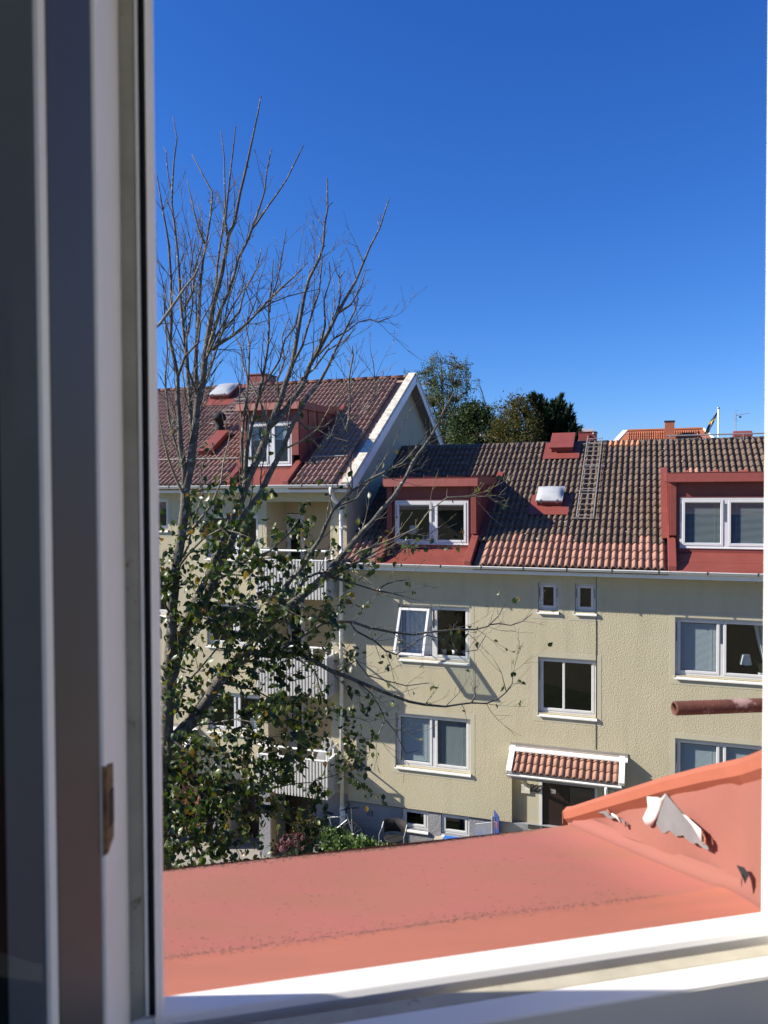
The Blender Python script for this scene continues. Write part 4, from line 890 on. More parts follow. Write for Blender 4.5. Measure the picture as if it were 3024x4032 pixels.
# outside: dormer sheet metal
DM = thing('sheet_metal_dormer', 'faded salmon red sheet metal apron and side flap with peeling paint just outside the window', 'dormer', tuple(lw((.3, 1.0, -.6))))
zs = lambda n: -.530 - .24 * (n - .9)
UC = .68
def ucn(n):
    t = max(0.0, min(1.0, (.885 - n) / .165)); return UC - .075 * t ** 1.1
def apz(u, n):
    z = zs(n) if n > .9 else -.530 + .385 * (.9 - n)
    z += .0022 * math.sin(u * 4.1 + n * 3) + .0014 * math.sin(u * 11 - n * 9)
    z += .0030 * math.exp(-((n - .902) / .012) ** 2)
    return z
v = []; f = []; us = [-1.25 + .05 * i for i in range(38)]; ns_ = [.714 + .016 * j for j in range(12)] + [.9 + .008 * j for j in range(4)] + [.935 + .03 * j for j in range(15)]
ns_ = [x for x in ns_ if x <= 1.366]; prof = []
for n in ns_:
    row = []
    for u in us:
        if u <= UC - .125: row.append((u, n, apz(u, n)))
    for k in range(1, 6):                                       # rounded up into the flap
        a = R(90 * k / 5); row.append((ucn(n) - .022 + .022 * math.sin(a), n, apz(UC, n) + .022 * (1 - math.cos(a))))
    prof.append(row)
for row in prof: v += [tuple(lw(p)) for p in row]
nr = len(prof[0])
for j in range(len(prof) - 1):
    for i in range(nr - 1): k = j * nr + i; f.append((k, k + 1, k + nr + 1, k + nr))
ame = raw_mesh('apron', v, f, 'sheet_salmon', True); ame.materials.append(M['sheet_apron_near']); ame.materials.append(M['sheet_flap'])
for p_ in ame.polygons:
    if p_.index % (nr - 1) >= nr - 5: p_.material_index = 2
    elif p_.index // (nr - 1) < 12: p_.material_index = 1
ap = put('apron', ame, DM)
m = L_(); m.hexa([(-1.25, 1.362, apz(0, 1.362) + .002), (UC - .01, 1.362, apz(0, 1.362) + .002), (UC - .01, 1.362, apz(0, 1.362) - .03), (-1.25, 1.362, apz(0, 1.362) - .03)], [(-1.25, 1.374, apz(0, 1.37) - .004), (UC - .01, 1.374, apz(0, 1.37) - .004), (UC - .01, 1.374, apz(0, 1.37) - .03), (-1.25, 1.374, apz(0, 1.37) - .03)])
ob('front_edge', m, 'sheet_salmon', ap)
# silt lying along the fold and the front edge
r = random.Random(9); v = []; f = []
def crumb(u, n, s_, mt=None):
    o = len(v)
    for q in range(5):
        a = q * 1.2566 + r.random(); v.append(tuple(lw((u + math.cos(a) * s_ * r.uniform(1, 2.4), n + math.sin(a) * s_ * .55, apz(u, n) + .0004))))
    v.append(tuple(lw((u, n, apz(u, n) + s_ * .28)))); f.extend([(o + q, o + (q + 1) % 5, o + 5) for q in range(5)])
for k in range(1700):
    u = r.uniform(-.2, .62); g = r.gauss(0, 1)
    crumb(u, .907 + .003 * math.sin(u * 23) + g * .007 * (.5 + math.sin(u * 9 + 1) ** 2) + (abs(r.gauss(0, .02)) if r.random() < .3 else 0), r.uniform(.0003, .0011))
for k in range(900):
    u = r.uniform(-.2, .62); w_ = .4 + .6 * max(0, math.sin(u * 7 + 1)) * max(0, math.sin(u * 3 + .4))
    crumb(u, 1.358 - abs(r.gauss(0, .018)) * w_, r.uniform(.0006, .0022))
for k in range(420): crumb(r.uniform(-.2, .6), r.uniform(.92, 1.34), r.uniform(.0004, .0013))
put('silt', raw_mesh('silt', v, f, 'dirt'), ap, None, 'stuff')
# side flap (cheek) with its coping
top = [(1.381, -.6225), (1.25, -.5505), (1.15, -.4965), (1.044, -.4390), (.95, -.3910), (.843, -.3400), (.70, -.2700)]
v = []; f = []; nn_ = 16
def topz(n):
    for (a, za), (b, zb) in zip(top, top[1:]):
        if b <= n <= a: return za + (zb - za) * (a - n) / (a - b)
    return top[-1][1] if n < .70 else top[0][1]
N2 = 28
for k in range(N2 + 1):
    n = 1.381 - (1.381 - .885) * k / N2; zb = apz(UC, min(n, 1.366)) + .017
    for q in range(5):
        z = zb + (topz(n) - zb) * q / 4; v.append(tuple(lw((UC + .0035 * math.sin(n * 21 + q) + .002 * math.sin(n * 47), n, z))))
# splay towards the jamb
for k in range(1, 7):
    t = k / 6; n = .885 - .165 * t; u = ucn(n); zb = apz(UC, n) + .017
    for q in range(5): v.append(tuple(lw((u, n, zb + (topz(n) - .02 * (1 - t) * 0 - zb) * q / 4))))
for k in range(N2 + 6):
    for q in range(4): o = k * 5 + q; f.append((o, o + 1, o + 6, o + 5))
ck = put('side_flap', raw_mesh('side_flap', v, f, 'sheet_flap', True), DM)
m = L_()
sec = lambda n: [(ucn(n) - .010, n, topz(n) - .014), (ucn(n) - .012, n, topz(n) + .001), (ucn(n) - .004, n, topz(n) + .009), (ucn(n) + .05, n, topz(n) + .006), (ucn(n) + .05, n, topz(n) - .03), (ucn(n) + .004, n, topz(n) - .03)]
ns2 = [1.386 - (1.386 - .72) * k / 26 for k in range(27)]
rings = [[m.pt(p) for p in sec(n)] for n in ns2]
for a, b in zip(rings, rings[1:]):
    for k in range(6): m.f.append([a[k], a[(k + 1) % 6], b[(k + 1) % 6], b[k]])
m.f.append(rings[0]); m.f.append(rings[-1])
cp_ = ob('coping', m, 'sheet_orange', DM)
m = L_(); m.hexa([(UC - .012, 1.3861, topz(1.38) - .022), (UC + .05, 1.3861, topz(1.38) - .022), (UC + .05, 1.3861, topz(1.38) + .008), (UC - .012, 1.3861, topz(1.38) + .002)], [(UC - .01, 1.392, topz(1.38) - .03), (UC + .05, 1.392, topz(1.38) - .03), (UC + .05, 1.392, topz(1.38) + .002), (UC - .01, 1.392, topz(1.38) - .004)]); ob('coping_end', m, 'sheet_salmon', cp_)
m = L_(); m.box(UC - .002, UC + .05, 1.372, 1.384, apz(UC, 1.36) - .03, -.62); ob('flap_end', m, 'sheet_salmon', ck)
# bare zinc where the paint has come away, curled paint beside it
def patch(name, pts, off, mt, label=None):
    m = L_(); m.poly([(UC - .0062 - off, n, z) for n, z in pts]); return put(name, raw_mesh(name, m.v, m.f, mt), ck, None, None, label)
patch('bare_patch', [(1.2876, -.5827), (1.2558, -.5655), (1.2333, -.5583), (1.2071, -.5567), (1.1738, -.5507), (1.1517, -.5508), (1.1637, -.5551), (1.1819, -.5573), (1.1944, -.5559), (1.2071, -.5633), (1.2244, -.5683), (1.2377, -.567), (1.2696, -.5771)], 0, 'bare_zinc')
def ragged(pts, r, amp, n=3):
    out = []
    for (a, b), (c, d) in zip(pts, pts[1:] + pts[:1]):
        for k in range(n): t = k / n; out.append((a + (c - a) * t + (r.uniform(-amp, amp) if k else 0), b + (d - b) * t + (r.uniform(-amp, amp) if k else 0)))
    return out
patch('bare_patch', [(1.0457, -.4585), (1.026, -.4651), (1.0039, -.4714), (.9856, -.4769), (.9648, -.489)] + ragged([(.9477, -.4887), (.942, -.4977), (.9589, -.5009), (.9662, -.4996), (.9823, -.5058), (.9944, -.5056), (1.0036, -.504), (1.0193, -.5127), (1.0354, -.511), (1.0519, -.5214), (1.0689, -.5234)], random.Random(8), .0012)[:-3] + [(1.0724, -.5159), (1.0589, -.4848)], 0, 'bare_zinc')
def curl(name, edge, tips, mt_in, lift):
    """strip of loose paint: attached along edge, curling out from the flap towards tips"""
    v = []; f = []; nseg = 6; e = len(edge)
    for (n0, z0), (n1, z1) in zip(edge, tips):
        for k in range(nseg + 1):
            t = k / nseg; o = lift * math.sin(math.pi * .5 * t) ** 1.0 * (1.1 - .35 * t)
            v.append(tuple(lw((UC - 0.0066 - o, n0 + (n1 - n0) * t, z0 + (z1 - z0) * t))))
    for j in range(e - 1):
        for k in range(nseg): o = j * (nseg + 1) + k; f.append((o, o + 1, o + nseg + 2, o + nseg + 1))
    o_ = put(name, raw_mesh(name, v, f, mt_in, True), ck)
    s = o_.modifiers.new('thick', 'SOLIDIFY'); s.thickness = .0007
    return o_
curl('peeled_paint', [(1.0457, -.4585), (1.053, -.473), (1.062, -.491), (1.070, -.506), (1.0830, -.5235)], [(1.0575, -.4682), (1.092, -.4800), (1.0889, -.4960), (1.1040, -.5195), (1.0972, -.5263)], 'white_underside', .005)
curl('peeled_paint', [(1.002, -.4712), (.9856, -.4767), (.972, -.4845), (.9605, -.4915)], [(.989, -.4680), (.9735, -.4705), (.953, -.4730), (.951, -.4893)], 'white_underside', .005)
curl('peeled_paint', [(.9550, -.4745), (.9500, -.4790), (.9480, -.4850), (.9500, -.4905)], [(.9440, -.4760), (.9390, -.4800), (.9385, -.4880), (.9430, -.4905)], 'sheet_salmon', .008)
curl('peeled_paint', [(1.208, -.5565), (1.19, -.5560), (1.175, -.5570)], [(1.200, -.5500), (1.186, -.5490), (1.172, -.5540)], 'white_underside', .004)
for a, b, c in ((1.168, -.5545, .004), (1.222, -.5560, .003)):
    curl('peeled_paint', [(a, b), (a - .008, b - .004)], [(a - .004, b + .006), (a - .014, b + .001)], 'sheet_salmon', c)
# torn sheet near the jamb
m = L_(); m.poly([(.657, .862, -.4795), (.653, .842, -.4725), (.646, .824, -.4725), (.636, .818, -.480), (.648, .838, -.4835)]); put('tear', raw_mesh('tear', m.v, m.f, 'black_vent'), ck)
m = L_(); m.poly([(.6505, .846, -.4815), (.642, .832, -.4775), (.630, .818, -.4775), (.630, .816, -.4835), (.645, .835, -.4850)]); put('bare_patch', raw_mesh('bare_patch', m.v, m.f, 'bare_zinc'), ck)
# dormer walls, roof round it, the house below
m = L_()
m.poly([(-1.3, .712, -.47), (1.0, .712, -.47), (1.0, .712, -.52), (-1.3, .712, -.52)])
for (a, b, c, d) in ((-1.3, -.06, -.47, 1.1), (.60, .72, -.47, 1.1), (-.06, .60, .74, 1.1)): m.poly([(a, .690, c), (b, .690, c), (b, .690, d), (a, .690, d)])
put('front_cladding', raw_mesh('front_cladding', m.v, m.f, 'red_sheet'), DM)
m = L_(); m.poly([(-1.3, .82, 1.1), (.74, .82, 1.1), (.74, -.5, 1.15), (-1.3, -.5, 1.15)]); put('dormer_roof', raw_mesh('dormer_roof', m.v, m.f, 'red_sheet'), DM)
m = L_()
rz = lambda n: -.66 - .53 * (n - 1.38)
for (a, b) in ((-14, -1.32), (.735, 14)): m.poly([(a, 1.75, rz(1.75)), (b, 1.75, rz(1.75)), (b, .1, rz(.1)), (a, .1, rz(.1))])  # cut short with no rear slope, to let sky light into the room
m.poly([(-1.32, 1.375, rz(1.375)), (.735, 1.375, rz(1.375)), (.735, 1.75, rz(1.75)), (-1.32, 1.75, rz(1.75))])
OH = thing('apartment_house', 'our own house under the red dormer, mostly below and behind the camera', 'house', tuple(lw((0, -2, -9.5))))
put('roof', raw_mesh('roof', m.v, m.f, 'tile_red'), OH)
m = L_(); m.box(-14, 14, -7.8, 1.3, -10.5, -1.0); ob('wall', m, 'stucco', OH)
# rusty pipe end over the roof at the right
PT = thing('rusty_pipe', 'short rusty steel pipe with flaking pinkish paint sticking in above the red flap', 'pipe', tuple(lw((1.3, 1.55, -.7))))
pa = lw((1.052, 1.602, -.5035)); pd_ = (WV * .9938 - NV * .1107).normalized(); pb = pa + pd_ * 1.5 + Vector((0, 0, -.004))
m = MB(); n = 20; up = Vector((0, 0, 1)); sd_ = pd_.cross(up).normalized(); rings = []
for (t, rr_) in ((.012, .0118), (0, .0126), (0, .0152), (.004, .0164), (.4, .0164), (1.5, .0164)):
    c_ = pa + pd_ * t; rings.append([m.pt(c_ + (up * math.cos(2 * math.pi * k / n) + sd_ * math.sin(2 * math.pi * k / n)) * rr_) for k in range(n)])
for a, b in zip(rings, rings[1:]):
    for k in range(n): m.f.append([a[k], a[(k + 1) % n], b[(k + 1) % n], b[k]])
pp = ob('pipe', m, 'rusty_pipe', PT, True)
m = MB(); m.tube([pa + pd_ * .013, pa + pd_ * .014], .0119, 16); ob('pipe_bore', m, 'black_vent', PT)
m = MB(); q = pa + pd_ * .8; m.tube([q + Vector((0, 0, -.016)), q + Vector((0, 0, -.28))], .012, 6); ob('pipe_bracket', m, 'rusty_pipe', PT)
LIMBS = [
('t','m',[(-6.65,9.41,-5.92,0.142),(-6.6,9.36,-4.74,0.118),(-6.52,9.32,-3.8,0.104),(-6.44,9.3,-2.92,0.092),(-6.37,9.27,-2.19,0.083),(-6.33,9.25,-1.61,0.077),(-6.26,9.24,-1.05,0.07),(-6.13,9.24,-0.42,0.063),(-6.07,9.22,0.05,0.058),(-5.98,9.23,0.42,0.054),(-5.9,9.22,0.92,0.049),(-5.85,9.21,1.31,0.045),(-5.82,9.22,1.41,0.044),(-5.77,9.22,1.54,0.042),(-5.74,9.21,1.79,0.04),(-5.66,9.21,2.24,0.035),(-5.59,9.21,2.57,0.032),(-5.47,9.22,2.95,0.028),(-5.4,9.22,3.26,0.025),(-5.36,9.22,3.45,0.023),(-5.27,9.24,3.65,0.021),(-5.19,9.24,4.0,0.018),(-5.09,9.24,4.34,0.015),(-4.99,9.25,4.75,0.011),(-4.87,9.25,5.24,0.01)]),
('b','n',[(-5.74,9.21,1.79,0.03),(-5.66,9.2,1.97,0.027),(-5.56,9.18,2.23,0.025),(-5.47,9.16,2.44,0.023),(-5.33,9.15,2.67,0.02),(-5.22,9.13,2.92,0.018),(-5.15,9.11,3.11,0.017),(-5.04,9.11,3.27,0.015),(-4.94,9.1,3.46,0.014),(-4.87,9.1,3.53,0.013),(-4.7,9.1,3.73,0.012),(-4.59,9.1,3.85,0.011),(-4.43,9.1,4.04,0.009),(-4.18,9.08,4.43,0.007)]),
('b','n',[(-4.94,9.1,3.46,0.016),(-4.83,9.11,3.73,0.013),(-4.76,9.12,3.94,0.011),(-4.72,9.11,4.2,0.009),(-4.65,9.12,4.48,0.007)]),
('b','n',[(-5.37,9.22,3.45,0.019),(-5.37,9.16,3.64,0.016),(-5.29,9.1,3.96,0.013),(-5.2,9.03,4.27,0.01),(-5.07,8.93,4.75,0.007)]),
('b','n',[(-5.53,9.21,2.76,0.021),(-5.56,9.22,2.73,0.02),(-5.58,9.29,3.05,0.017),(-5.58,9.38,3.42,0.015),(-5.57,9.46,3.73,0.014),(-5.58,9.52,4.01,0.012),(-5.62,9.58,4.29,0.011),(-5.67,9.66,4.73,0.009),(-5.76,9.72,5.13,0.008)]),
('b','n',[(-5.98,9.23,0.42,0.038),(-5.99,9.29,0.86,0.033),(-6.09,9.35,1.58,0.028),(-6.13,9.38,1.94,0.026),(-6.2,9.41,2.33,0.023),(-6.26,9.44,2.74,0.021),(-6.31,9.48,3.18,0.018),(-6.34,9.5,3.41,0.017),(-6.38,9.52,3.66,0.016),(-6.46,9.55,4.13,0.013),(-6.47,9.59,4.48,0.012),(-6.47,9.63,4.78,0.01),(-6.45,9.68,5.11,0.008),(-6.53,9.7,5.44,0.008)]),
('b','n',[(-6.07,9.22,0.05,0.042),(-6.06,9.19,0.35,0.038),(-6.08,9.13,0.69,0.034),(-6.06,9.08,1.03,0.031),(-6.03,9.01,1.59,0.026),(-6.08,8.92,2.03,0.022),(-6.04,8.89,2.32,0.02),(-5.99,8.82,2.85,0.016),(-5.98,8.76,3.27,0.014),(-5.99,8.72,3.48,0.012),(-6.01,8.68,3.69,0.011),(-6.04,8.6,4.12,0.009)]),
('b','n',[(-6.46,9.58,4.3,0.012),(-6.56,9.62,4.54,0.009),(-6.62,9.67,4.79,0.008),(-6.65,9.71,4.95,0.006),(-6.71,9.72,5.04,0.006)]),
('b','n',[(-5.86,9.21,1.31,0.032),(-5.93,9.29,1.7,0.028),(-5.98,9.43,2.3,0.023),(-6.02,9.57,2.93,0.019),(-6.03,9.66,3.31,0.017),(-6.02,9.73,3.57,0.015),(-6.02,9.76,3.67,0.015),(-6.01,9.83,3.95,0.013),(-6.03,9.93,4.38,0.011),(-6.19,9.94,4.65,0.009),(-6.39,9.97,4.99,0.008)]),
('b','n',[(-6.02,9.73,3.57,0.016),(-6.07,9.73,3.62,0.015),(-6.16,9.75,3.83,0.012),(-6.27,9.79,4.16,0.009),(-6.39,9.84,4.57,0.006)]),
('b','s',[(-5.84,8.2,2.04,0.021),(-5.77,8.25,2.12,0.018),(-5.67,8.34,2.32,0.016),(-5.55,8.46,2.59,0.013),(-5.46,8.54,2.75,0.011),(-5.39,8.63,3.0,0.009),(-5.33,8.72,3.3,0.007)]),
('b','n',[(-5.66,9.2,1.97,0.026),(-5.58,9.19,1.96,0.025),(-5.47,9.16,2.02,0.023),(-5.23,9.1,2.1,0.02),(-4.99,9.03,2.22,0.018),(-4.84,8.98,2.31,0.016),(-4.6,8.89,2.46,0.014),(-4.39,8.82,2.57,0.012),(-4.14,8.73,2.69,0.01),(-3.95,8.65,2.8,0.008)]),
('b','n',[(-4.84,8.98,2.31,0.009),(-4.59,8.93,2.43,0.008),(-4.33,8.88,2.48,0.007),(-4.11,8.84,2.5,0.006),(-3.85,8.8,2.51,0.005)]),
('b','m',[(-6.42,9.29,-2.73,0.103),(-6.47,9.28,-2.81,0.1),(-6.38,9.34,-2.5,0.093),(-6.34,9.38,-2.21,0.087),(-6.26,9.44,-1.92,0.083),(-6.14,9.51,-1.59,0.078),(-5.99,9.6,-1.28,0.073),(-5.84,9.69,-0.87,0.067),(-5.76,9.74,-0.6,0.064),(-5.62,9.82,-0.25,0.059),(-5.5,9.91,0.17,0.054),(-5.37,9.98,0.48,0.05),(-5.23,10.08,0.97,0.045),(-5.08,10.16,1.33,0.041),(-4.93,10.26,1.88,0.035),(-4.88,10.32,2.28,0.031),(-4.84,10.36,2.58,0.028),(-4.79,10.41,2.93,0.024),(-4.74,10.45,3.15,0.022),(-4.62,10.51,3.41,0.02),(-4.56,10.56,3.63,0.017),(-4.55,10.58,3.91,0.015),(-4.51,10.62,4.21,0.012),(-4.53,10.66,4.65,0.012)]),
('b','n',[(-5.23,10.08,0.97,0.048),(-5.09,10.18,1.12,0.044),(-4.96,10.31,1.37,0.04),(-4.85,10.42,1.58,0.037),(-4.77,10.54,1.92,0.033),(-4.67,10.64,2.15,0.031),(-4.56,10.76,2.44,0.028),(-4.47,10.87,2.71,0.025),(-4.35,11.0,3.01,0.022),(-4.25,11.1,3.25,0.02),(-4.17,11.2,3.53,0.018),(-4.1,11.29,3.78,0.016),(-3.98,11.43,4.11,0.013),(-3.88,11.58,4.6,0.011)]),
('b','n',[(-4.93,10.26,1.88,0.022),(-4.77,10.27,2.14,0.018),(-4.69,10.26,2.38,0.016),(-4.58,10.25,2.66,0.014),(-4.49,10.24,2.88,0.012),(-4.43,10.2,3.25,0.009),(-4.41,10.17,3.5,0.008)]),
('b','m',[(-6.17,9.49,-1.67,0.077),(-6.07,9.51,-1.74,0.073),(-5.79,9.53,-1.12,0.06),(-5.57,9.55,-0.73,0.053),(-5.47,9.55,-0.48,0.049),(-5.31,9.57,-0.24,0.045),(-5.12,9.6,-0.01,0.042),(-4.96,9.61,0.3,0.037),(-4.79,9.63,0.6,0.033),(-4.59,9.64,1.03,0.028),(-4.42,9.66,1.3,0.024),(-4.25,9.68,1.5,0.021),(-4.11,9.69,1.74,0.018),(-4.01,9.7,1.95,0.016),(-3.87,9.71,2.21,0.013),(-3.75,9.72,2.43,0.011),(-3.69,9.71,2.6,0.011)]),
('b','n',[(-4.7,10.62,2.09,0.017),(-4.68,10.61,2.05,0.016),(-4.41,10.59,2.28,0.013),(-4.19,10.59,2.38,0.011),(-4.03,10.59,2.49,0.01),(-3.85,10.59,2.52,0.009),(-3.73,10.6,2.47,0.009),(-3.55,10.6,2.52,0.008)]),
('b','n',[(-4.5,10.84,2.65,0.019),(-4.47,10.87,2.74,0.017),(-4.44,10.92,2.97,0.014),(-4.47,10.96,3.26,0.011),(-4.4,11.0,3.37,0.011)]),
('b','n',[(-5.5,9.91,0.17,0.038),(-5.5,9.88,0.31,0.035),(-5.46,9.84,0.6,0.031),(-5.36,9.81,0.95,0.027),(-5.25,9.79,1.3,0.023),(-5.15,9.76,1.61,0.02),(-5.04,9.72,2.06,0.016),(-5.0,9.68,2.33,0.014),(-4.99,9.64,2.6,0.011),(-4.92,9.61,2.84,0.009),(-4.87,9.56,3.19,0.008)]),
('b','n',[(-4.99,9.65,2.53,0.015),(-4.97,9.64,2.5,0.015),(-4.95,9.62,2.64,0.013),(-4.83,9.59,2.89,0.01),(-4.73,9.54,3.19,0.008),(-4.63,9.48,3.55,0.006)]),
('b','n',[(-5.52,9.87,0.31,0.03),(-5.59,9.93,0.72,0.024),(-5.59,9.99,1.02,0.021),(-5.58,10.07,1.39,0.018),(-5.58,10.14,1.72,0.015),(-5.6,10.22,2.19,0.011),(-5.67,10.25,2.45,0.009),(-5.76,10.27,2.7,0.008)]),
('b','m',[(-6.5,9.32,-3.58,0.108),(-6.44,9.36,-3.55,0.105),(-6.27,9.5,-3.32,0.096),(-6.15,9.61,-3.14,0.091),(-6.05,9.71,-2.96,0.087),(-5.94,9.82,-2.73,0.082),(-5.77,9.96,-2.51,0.077),(-5.63,10.08,-2.32,0.073),(-5.47,10.22,-2.07,0.068),(-5.35,10.34,-1.82,0.064),(-5.11,10.5,-1.68,0.06),(-4.85,10.69,-1.43,0.054),(-4.62,10.86,-1.19,0.05),(-4.35,11.08,-0.79,0.043),(-4.07,11.29,-0.43,0.037),(-3.8,11.51,-0.05,0.031),(-3.64,11.65,0.26,0.027),(-3.56,11.74,0.48,0.024),(-3.48,11.81,0.63,0.022),(-3.39,11.88,0.77,0.02),(-3.32,11.94,0.89,0.018),(-3.23,12.02,1.1,0.015),(-3.15,12.11,1.32,0.013),(-3.01,12.24,1.62,0.013)]),
('b','m',[(-5.47,10.22,-2.07,0.054),(-5.36,10.23,-1.82,0.048),(-5.26,10.25,-1.64,0.045),(-5.13,10.28,-1.45,0.041),(-5.01,10.3,-1.27,0.039),(-4.84,10.33,-1.09,0.036),(-4.56,10.39,-0.65,0.03),(-4.37,10.42,-0.24,0.025),(-4.1,10.47,0.03,0.021),(-3.89,10.52,0.18,0.019),(-3.69,10.57,0.28,0.017),(-3.51,10.61,0.37,0.015),(-3.39,10.64,0.43,0.014),(-3.29,10.66,0.53,0.013),(-3.18,10.68,0.66,0.011),(-3.01,10.72,0.9,0.01)]),
('b','s',[(-4.37,10.42,-0.24,0.018),(-4.29,10.5,-0.17,0.016),(-4.11,10.67,-0.08,0.014),(-3.98,10.86,0.16,0.012),(-3.85,11.05,0.43,0.01),(-3.76,11.18,0.63,0.008)]),
('b','s',[(-4.62,10.86,-1.19,0.021),(-4.61,10.87,-1.18,0.021),(-4.25,11.23,-0.89,0.017),(-3.83,11.61,-0.71,0.014),(-3.54,11.87,-0.56,0.013),(-3.38,12.08,-0.28,0.011),(-3.14,12.3,-0.07,0.01),(-2.79,12.59,-0.04,0.008),(-2.57,12.76,-0.06,0.007),(-2.36,12.93,-0.16,0.007)]),
('b','s',[(-4.8,10.73,-1.37,0.021),(-4.36,11.09,-1.12,0.016),(-3.98,11.41,-0.86,0.012),(-3.65,11.68,-0.63,0.009),(-3.37,11.88,-0.68,0.008),(-3.17,12.05,-0.52,0.007)]),
('b','s',[(-5.47,10.22,-2.07,0.035),(-5.13,10.53,-1.74,0.027),(-5.05,10.67,-1.44,0.024),(-4.96,10.77,-1.28,0.022),(-4.81,10.89,-1.21,0.021),(-4.65,11.01,-1.29,0.019),(-4.38,11.2,-1.39,0.016),(-4.07,11.42,-1.52,0.013),(-3.87,11.57,-1.57,0.012),(-3.7,11.68,-1.63,0.011)]),
('b','s',[(-4.81,10.89,-1.22,0.017),(-4.57,11.08,-1.16,0.014),(-4.35,11.26,-1.07,0.013),(-4.12,11.44,-1.0,0.011),(-3.82,11.68,-0.79,0.009),(-3.54,11.89,-0.74,0.007),(-3.33,12.04,-0.77,0.007)]),
('b','s',[(-4.07,11.42,-1.52,0.015),(-3.93,11.51,-1.43,0.011),(-3.79,11.6,-1.38,0.008),(-3.68,11.67,-1.37,0.007)]),
('b','s',[(-5.59,10.11,-2.26,0.035),(-5.54,10.16,-2.31,0.034),(-5.37,10.33,-2.42,0.031),(-5.13,10.6,-2.25,0.028),(-4.95,10.79,-2.12,0.026),(-4.78,10.98,-2.0,0.025),(-4.6,11.14,-1.99,0.023),(-4.42,11.29,-2.01,0.022),(-4.22,11.48,-2.12,0.021),(-3.92,11.74,-2.22,0.019),(-3.64,11.98,-2.29,0.017),(-3.41,12.18,-2.27,0.016),(-3.09,12.44,-2.26,0.014),(-2.74,12.73,-2.28,0.012),(-2.58,12.86,-2.24,0.011),(-2.43,13.02,-2.08,0.009),(-2.35,13.14,-1.89,0.01)]),
('b','n',[(-2.55,12.9,-2.2,0.012),(-2.55,12.9,-2.22,0.011),(-2.42,12.99,-2.21,0.01),(-2.24,13.11,-2.25,0.009),(-2.05,13.23,-2.19,0.008),(-1.92,13.33,-2.07,0.007)]),
('b','n',[(-4.47,11.25,-2.0,0.018),(-4.45,11.27,-2.01,0.017),(-4.38,11.34,-2.16,0.016),(-4.13,11.53,-2.34,0.014),(-3.99,11.64,-2.51,0.013),(-3.85,11.75,-2.58,0.013),(-3.43,12.08,-2.3,0.011),(-3.18,12.26,-2.4,0.009),(-3.0,12.4,-2.63,0.009),(-2.71,12.6,-2.6,0.007),(-2.59,12.74,-2.37,0.007)]),
('b','s',[(-5.63,10.08,-2.32,0.045),(-5.38,10.34,-2.42,0.04),(-5.23,10.5,-2.4,0.038),(-5.03,10.7,-2.45,0.035),(-4.87,10.87,-2.58,0.034),(-4.68,11.07,-2.76,0.031),(-4.46,11.29,-2.9,0.029),(-4.23,11.51,-3.06,0.027),(-3.95,11.79,-3.25,0.024),(-3.71,12.02,-3.4,0.022),(-3.5,12.21,-3.48,0.02),(-3.22,12.45,-3.55,0.018),(-2.99,12.65,-3.54,0.016),(-2.85,12.77,-3.54,0.015),(-2.63,12.96,-3.58,0.013),(-2.45,13.12,-3.52,0.012),(-2.34,13.24,-3.43,0.011),(-2.26,13.34,-3.31,0.01),(-2.25,13.44,-3.12,0.01)]),
('b','n',[(-2.85,12.77,-3.54,0.019),(-2.8,12.83,-3.44,0.013),(-2.81,12.88,-3.32,0.009),(-2.77,12.91,-3.28,0.007)]),
('b','n',[(-2.34,13.24,-3.43,0.01),(-2.43,13.27,-3.11,0.007),(-2.58,13.28,-2.86,0.005)]),
('b','n',[(-4.68,11.07,-2.76,0.015),(-4.57,11.15,-2.76,0.014),(-4.37,11.31,-2.62,0.012),(-4.22,11.45,-2.88,0.011),(-3.98,11.62,-2.98,0.009),(-3.7,11.82,-3.09,0.008),(-3.38,12.04,-3.07,0.007)]),
('b','s',[(-5.23,10.5,-2.4,0.015),(-5.21,10.51,-2.4,0.014),(-5.02,10.63,-2.52,0.013),(-4.82,10.76,-2.7,0.011),(-4.77,10.84,-3.03,0.01),(-4.68,10.93,-3.3,0.009),(-4.49,11.05,-3.45,0.008),(-4.27,11.18,-3.49,0.007),(-4.14,11.26,-3.56,0.007)]),
('b','n',[(-4.41,11.34,-2.94,0.013),(-4.39,11.35,-2.95,0.013),(-4.19,11.52,-3.18,0.011),(-4.08,11.65,-3.45,0.01),(-4.03,11.72,-3.64,0.009),(-3.91,11.83,-3.83,0.009),(-3.83,11.92,-4.07,0.008),(-3.76,12.0,-4.25,0.007),(-3.58,12.13,-4.22,0.007)]),
('b','n',[(-4.03,11.72,-3.64,0.011),(-4.15,11.71,-3.92,0.008),(-4.35,11.68,-4.1,0.006),(-4.51,11.64,-4.15,0.005)]),
('b','d',[(-5.97,9.79,-2.78,0.024),(-5.72,9.77,-2.54,0.02),(-5.44,9.76,-2.37,0.018),(-5.17,9.7,-1.98,0.015),(-4.91,9.67,-1.75,0.012),(-4.55,9.66,-1.55,0.01),(-4.25,9.65,-1.57,0.008),(-4.05,9.63,-1.67,0.008)]),
('b','d',[(-6.33,9.38,-2.21,0.024),(-6.0,9.27,-1.95,0.018),(-5.6,9.14,-1.7,0.014),(-5.31,9.05,-1.54,0.012),(-4.94,8.94,-1.4,0.009),(-4.59,8.84,-1.31,0.007)]),
('b','d',[(-6.26,9.24,-1.05,0.021),(-6.25,9.23,-1.07,0.021),(-5.96,9.11,-0.81,0.016),(-5.65,9.0,-0.59,0.013),(-5.32,8.9,-0.45,0.011),(-5.01,8.82,-0.5,0.009),(-4.71,8.72,-0.59,0.007)]),
